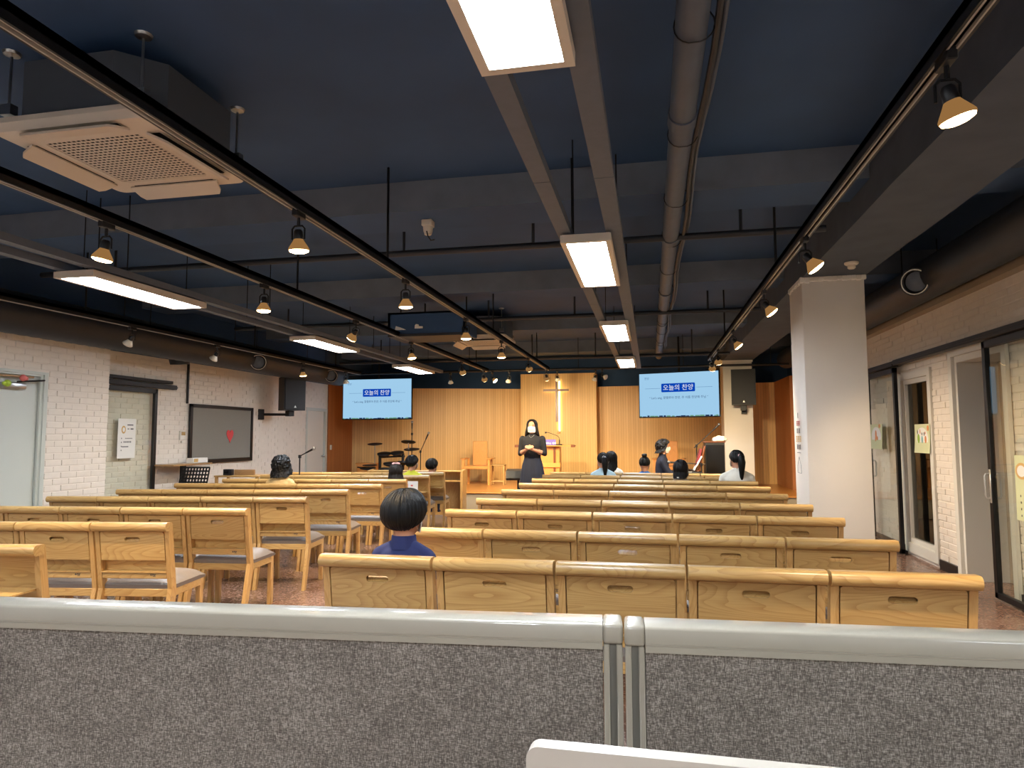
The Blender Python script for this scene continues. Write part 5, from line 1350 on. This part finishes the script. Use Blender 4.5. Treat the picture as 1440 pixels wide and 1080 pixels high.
MB().ell((0, -0.035, 0.135), (0.042, 0.040, 0.036), 14, 10, M=M).ell((0.02, -0.045, 0.150), (0.026, 0.024, 0.020), 10, 8, M=M).ell((-0.024, -0.03, 0.146), (0.020, 0.022, 0.02), 10, 8, M=M).build('hair_bun', HB, t)
t, M, hz, k = seated('girl with wet looking black hair and silver clip in the right block', 0.36, 8.56 + 0.27, R(-4), 0.68, 0.95, 'cloth_white_tee', 'denim', turn=R(-16))
hair_cap(M, 0.022, 58, 92, 118, HB, t, drop=0.09, flare=0.05, seed=17); face_mask(M, t)
MB().box(-0.012, 0.012, -0.130, -0.118, -0.115, -0.100, M=M).build('hair_clip', 'silver_metal', t)
t, M, hz, k = seated('girl in white striped tee with long black ponytail at the right row end', 1.03, 8.52 + 0.27, R(-4), 0.88, 0.98, 'cloth_white_tee', 'denim', turn=R(22), sw=1.25)
hair_cap(M, 0.018, 58, 86, 122, HB, t, seed=19); ponytail(M, t, HB, 0.26, 'cloth_pink'); face_mask(M, t)
sw_ = MB()
for a0 in range(-8, 8): pass
st = []
for i in range(21):
    a = R(180 + 180 * i / 20); st.append((0.158 * k * 1.17 * math.cos(a), 0.015 + 0.106 * k * math.sin(a), hz + 0.300 * k))
MB().tube(st, 0.006, 6).build('shirt_stripe', 'cloth_black', t)
# pianist in profile
t, M, hz, k = seated('pianist in dark navy sweater with curly bob sitting in profile', 0.16, 11.35, R(-90), 1.02, 1.0, 'cloth_darknavy', 'cloth_black', seat=0.48, sleeve=2.0, arms='keys', voxel=0.012, nod=R(-4), group=None)
hair_cap(M, 0.032, 58, 98, 124, HR, t, drop=0.06, flare=0.28, rough=0.015, freq=42, seed=21); face_mask(M, t); eyes(M, t)
# the speaker, standing and facing the room
def speaker_woman():
    t = empty('person', (-1.90, 11.0, 0), R(176), 'woman in black top and long navy skirt standing with clasped hands', 'person')
    b = Body(); k = 1.0
    b.torso([(0, 0, 0.83, 0.150, 0.110), (0, 0, 0.90, 0.160, 0.115), (0, 0, 1.00, 0.135, 0.098), (0, 0.005, 1.12, 0.142, 0.102), (0, 0.01, 1.22, 0.155, 0.108), (0, 0.005, 1.30, 0.165, 0.098), (0, 0, 1.35, 0.150, 0.082), (0, 0, 1.385, 0.085, 0.062), (0, 0.004, 1.405, 0.056, 0.052)], 'top')
    b.limb([(0, 0.004, 1.375), (0, 0.014, 1.46)], [0.050, 0.047], 'skin')
    for s_ in (-1, 1):
        sh = Vector((s_ * 0.165, 0, 1.325)); el = Vector((s_ * 0.205, 0.0, 1.085)); wr_ = Vector((s_ * 0.050, 0.205, 1.155))
        b.limb([sh, sh.lerp(el, 0.5), el], [0.056, 0.050, 0.044], 'top')
        b.limb([el, el.lerp(wr_, 0.2), wr_], [0.042, 0.040, 0.025], ['top', 'skin'])
        b.hand(wr_, (-s_ * 0.75, 0.35, 0.45), s_, 0.92, 0.45, (-s_ * 0.5, -0.6, -0.2))
        kn = (s_ * 0.085, 0.012, 0.47); an = (s_ * 0.080, -0.01, 0.08)
        b.limb([(s_ * 0.085, 0, 0.86), kn], [0.085, 0.055], 'bottom'); b.limb([kn, (s_ * 0.084, -0.012, 0.34), an], [0.054, 0.052, 0.034], 'skin')
        b.limb([(s_ * 0.080, -0.03, 0.045), (s_ * 0.082, 0.06, 0.035), (s_ * 0.084, 0.14, 0.028)], [0.036, 0.038, 0.026], 'shoe')
    M = b.head(Vector((0, 0.02, 1.525)), 0.98, R(4), R(-3))
    b.build(t, {'top': 'cloth_black', 'skin': 'skin', 'bottom': 'cloth_darknavy', 'shoe': 'cloth_black'}, 0.008)
    hair_cap(M, 0.022, 40, 84, 112, HR, t, drop=0.19, flare=0.34, face=36, seed=23)
    face_mask(M, t); eyes(M, t)
    n = 72; v = []; f = []
    prof = [(1.03, 0.138, 0.102), (1.00, 0.142, 0.106), (0.90, 0.172, 0.128), (0.75, 0.195, 0.150), (0.55, 0.220, 0.175), (0.35, 0.240, 0.195), (0.20, 0.252, 0.205)]
    for z_, rx, ry in prof:
        for q in range(n):
            a = 2 * math.pi * q / n; w = 1 + 0.055 * math.cos(a * 12) * min(1, (1.03 - z_) * 2)
            v.append((rx * w * math.cos(a), ry * w * math.sin(a), z_))
    for i in range(len(prof) - 1):
        for q in range(n): f.append((i * n + q, i * n + (q + 1) % n, (i + 1) * n + (q + 1) % n, (i + 1) * n + q))
    sk = MB().add(v, f, True).build('skirt', 'cloth_darknavy', t)
    md = sk.modifiers.new('thickness', 'SOLIDIFY'); md.thickness = 0.006
    MB().tube([(-0.052, 0.03, 1.405), (-0.035, 0.075, 1.375), (0, 0.098, 1.345), (0.035, 0.075, 1.375), (0.052, 0.03, 1.405)], 0.0018, 5).build('necklace', 'silver_metal', t)
speaker_woman()
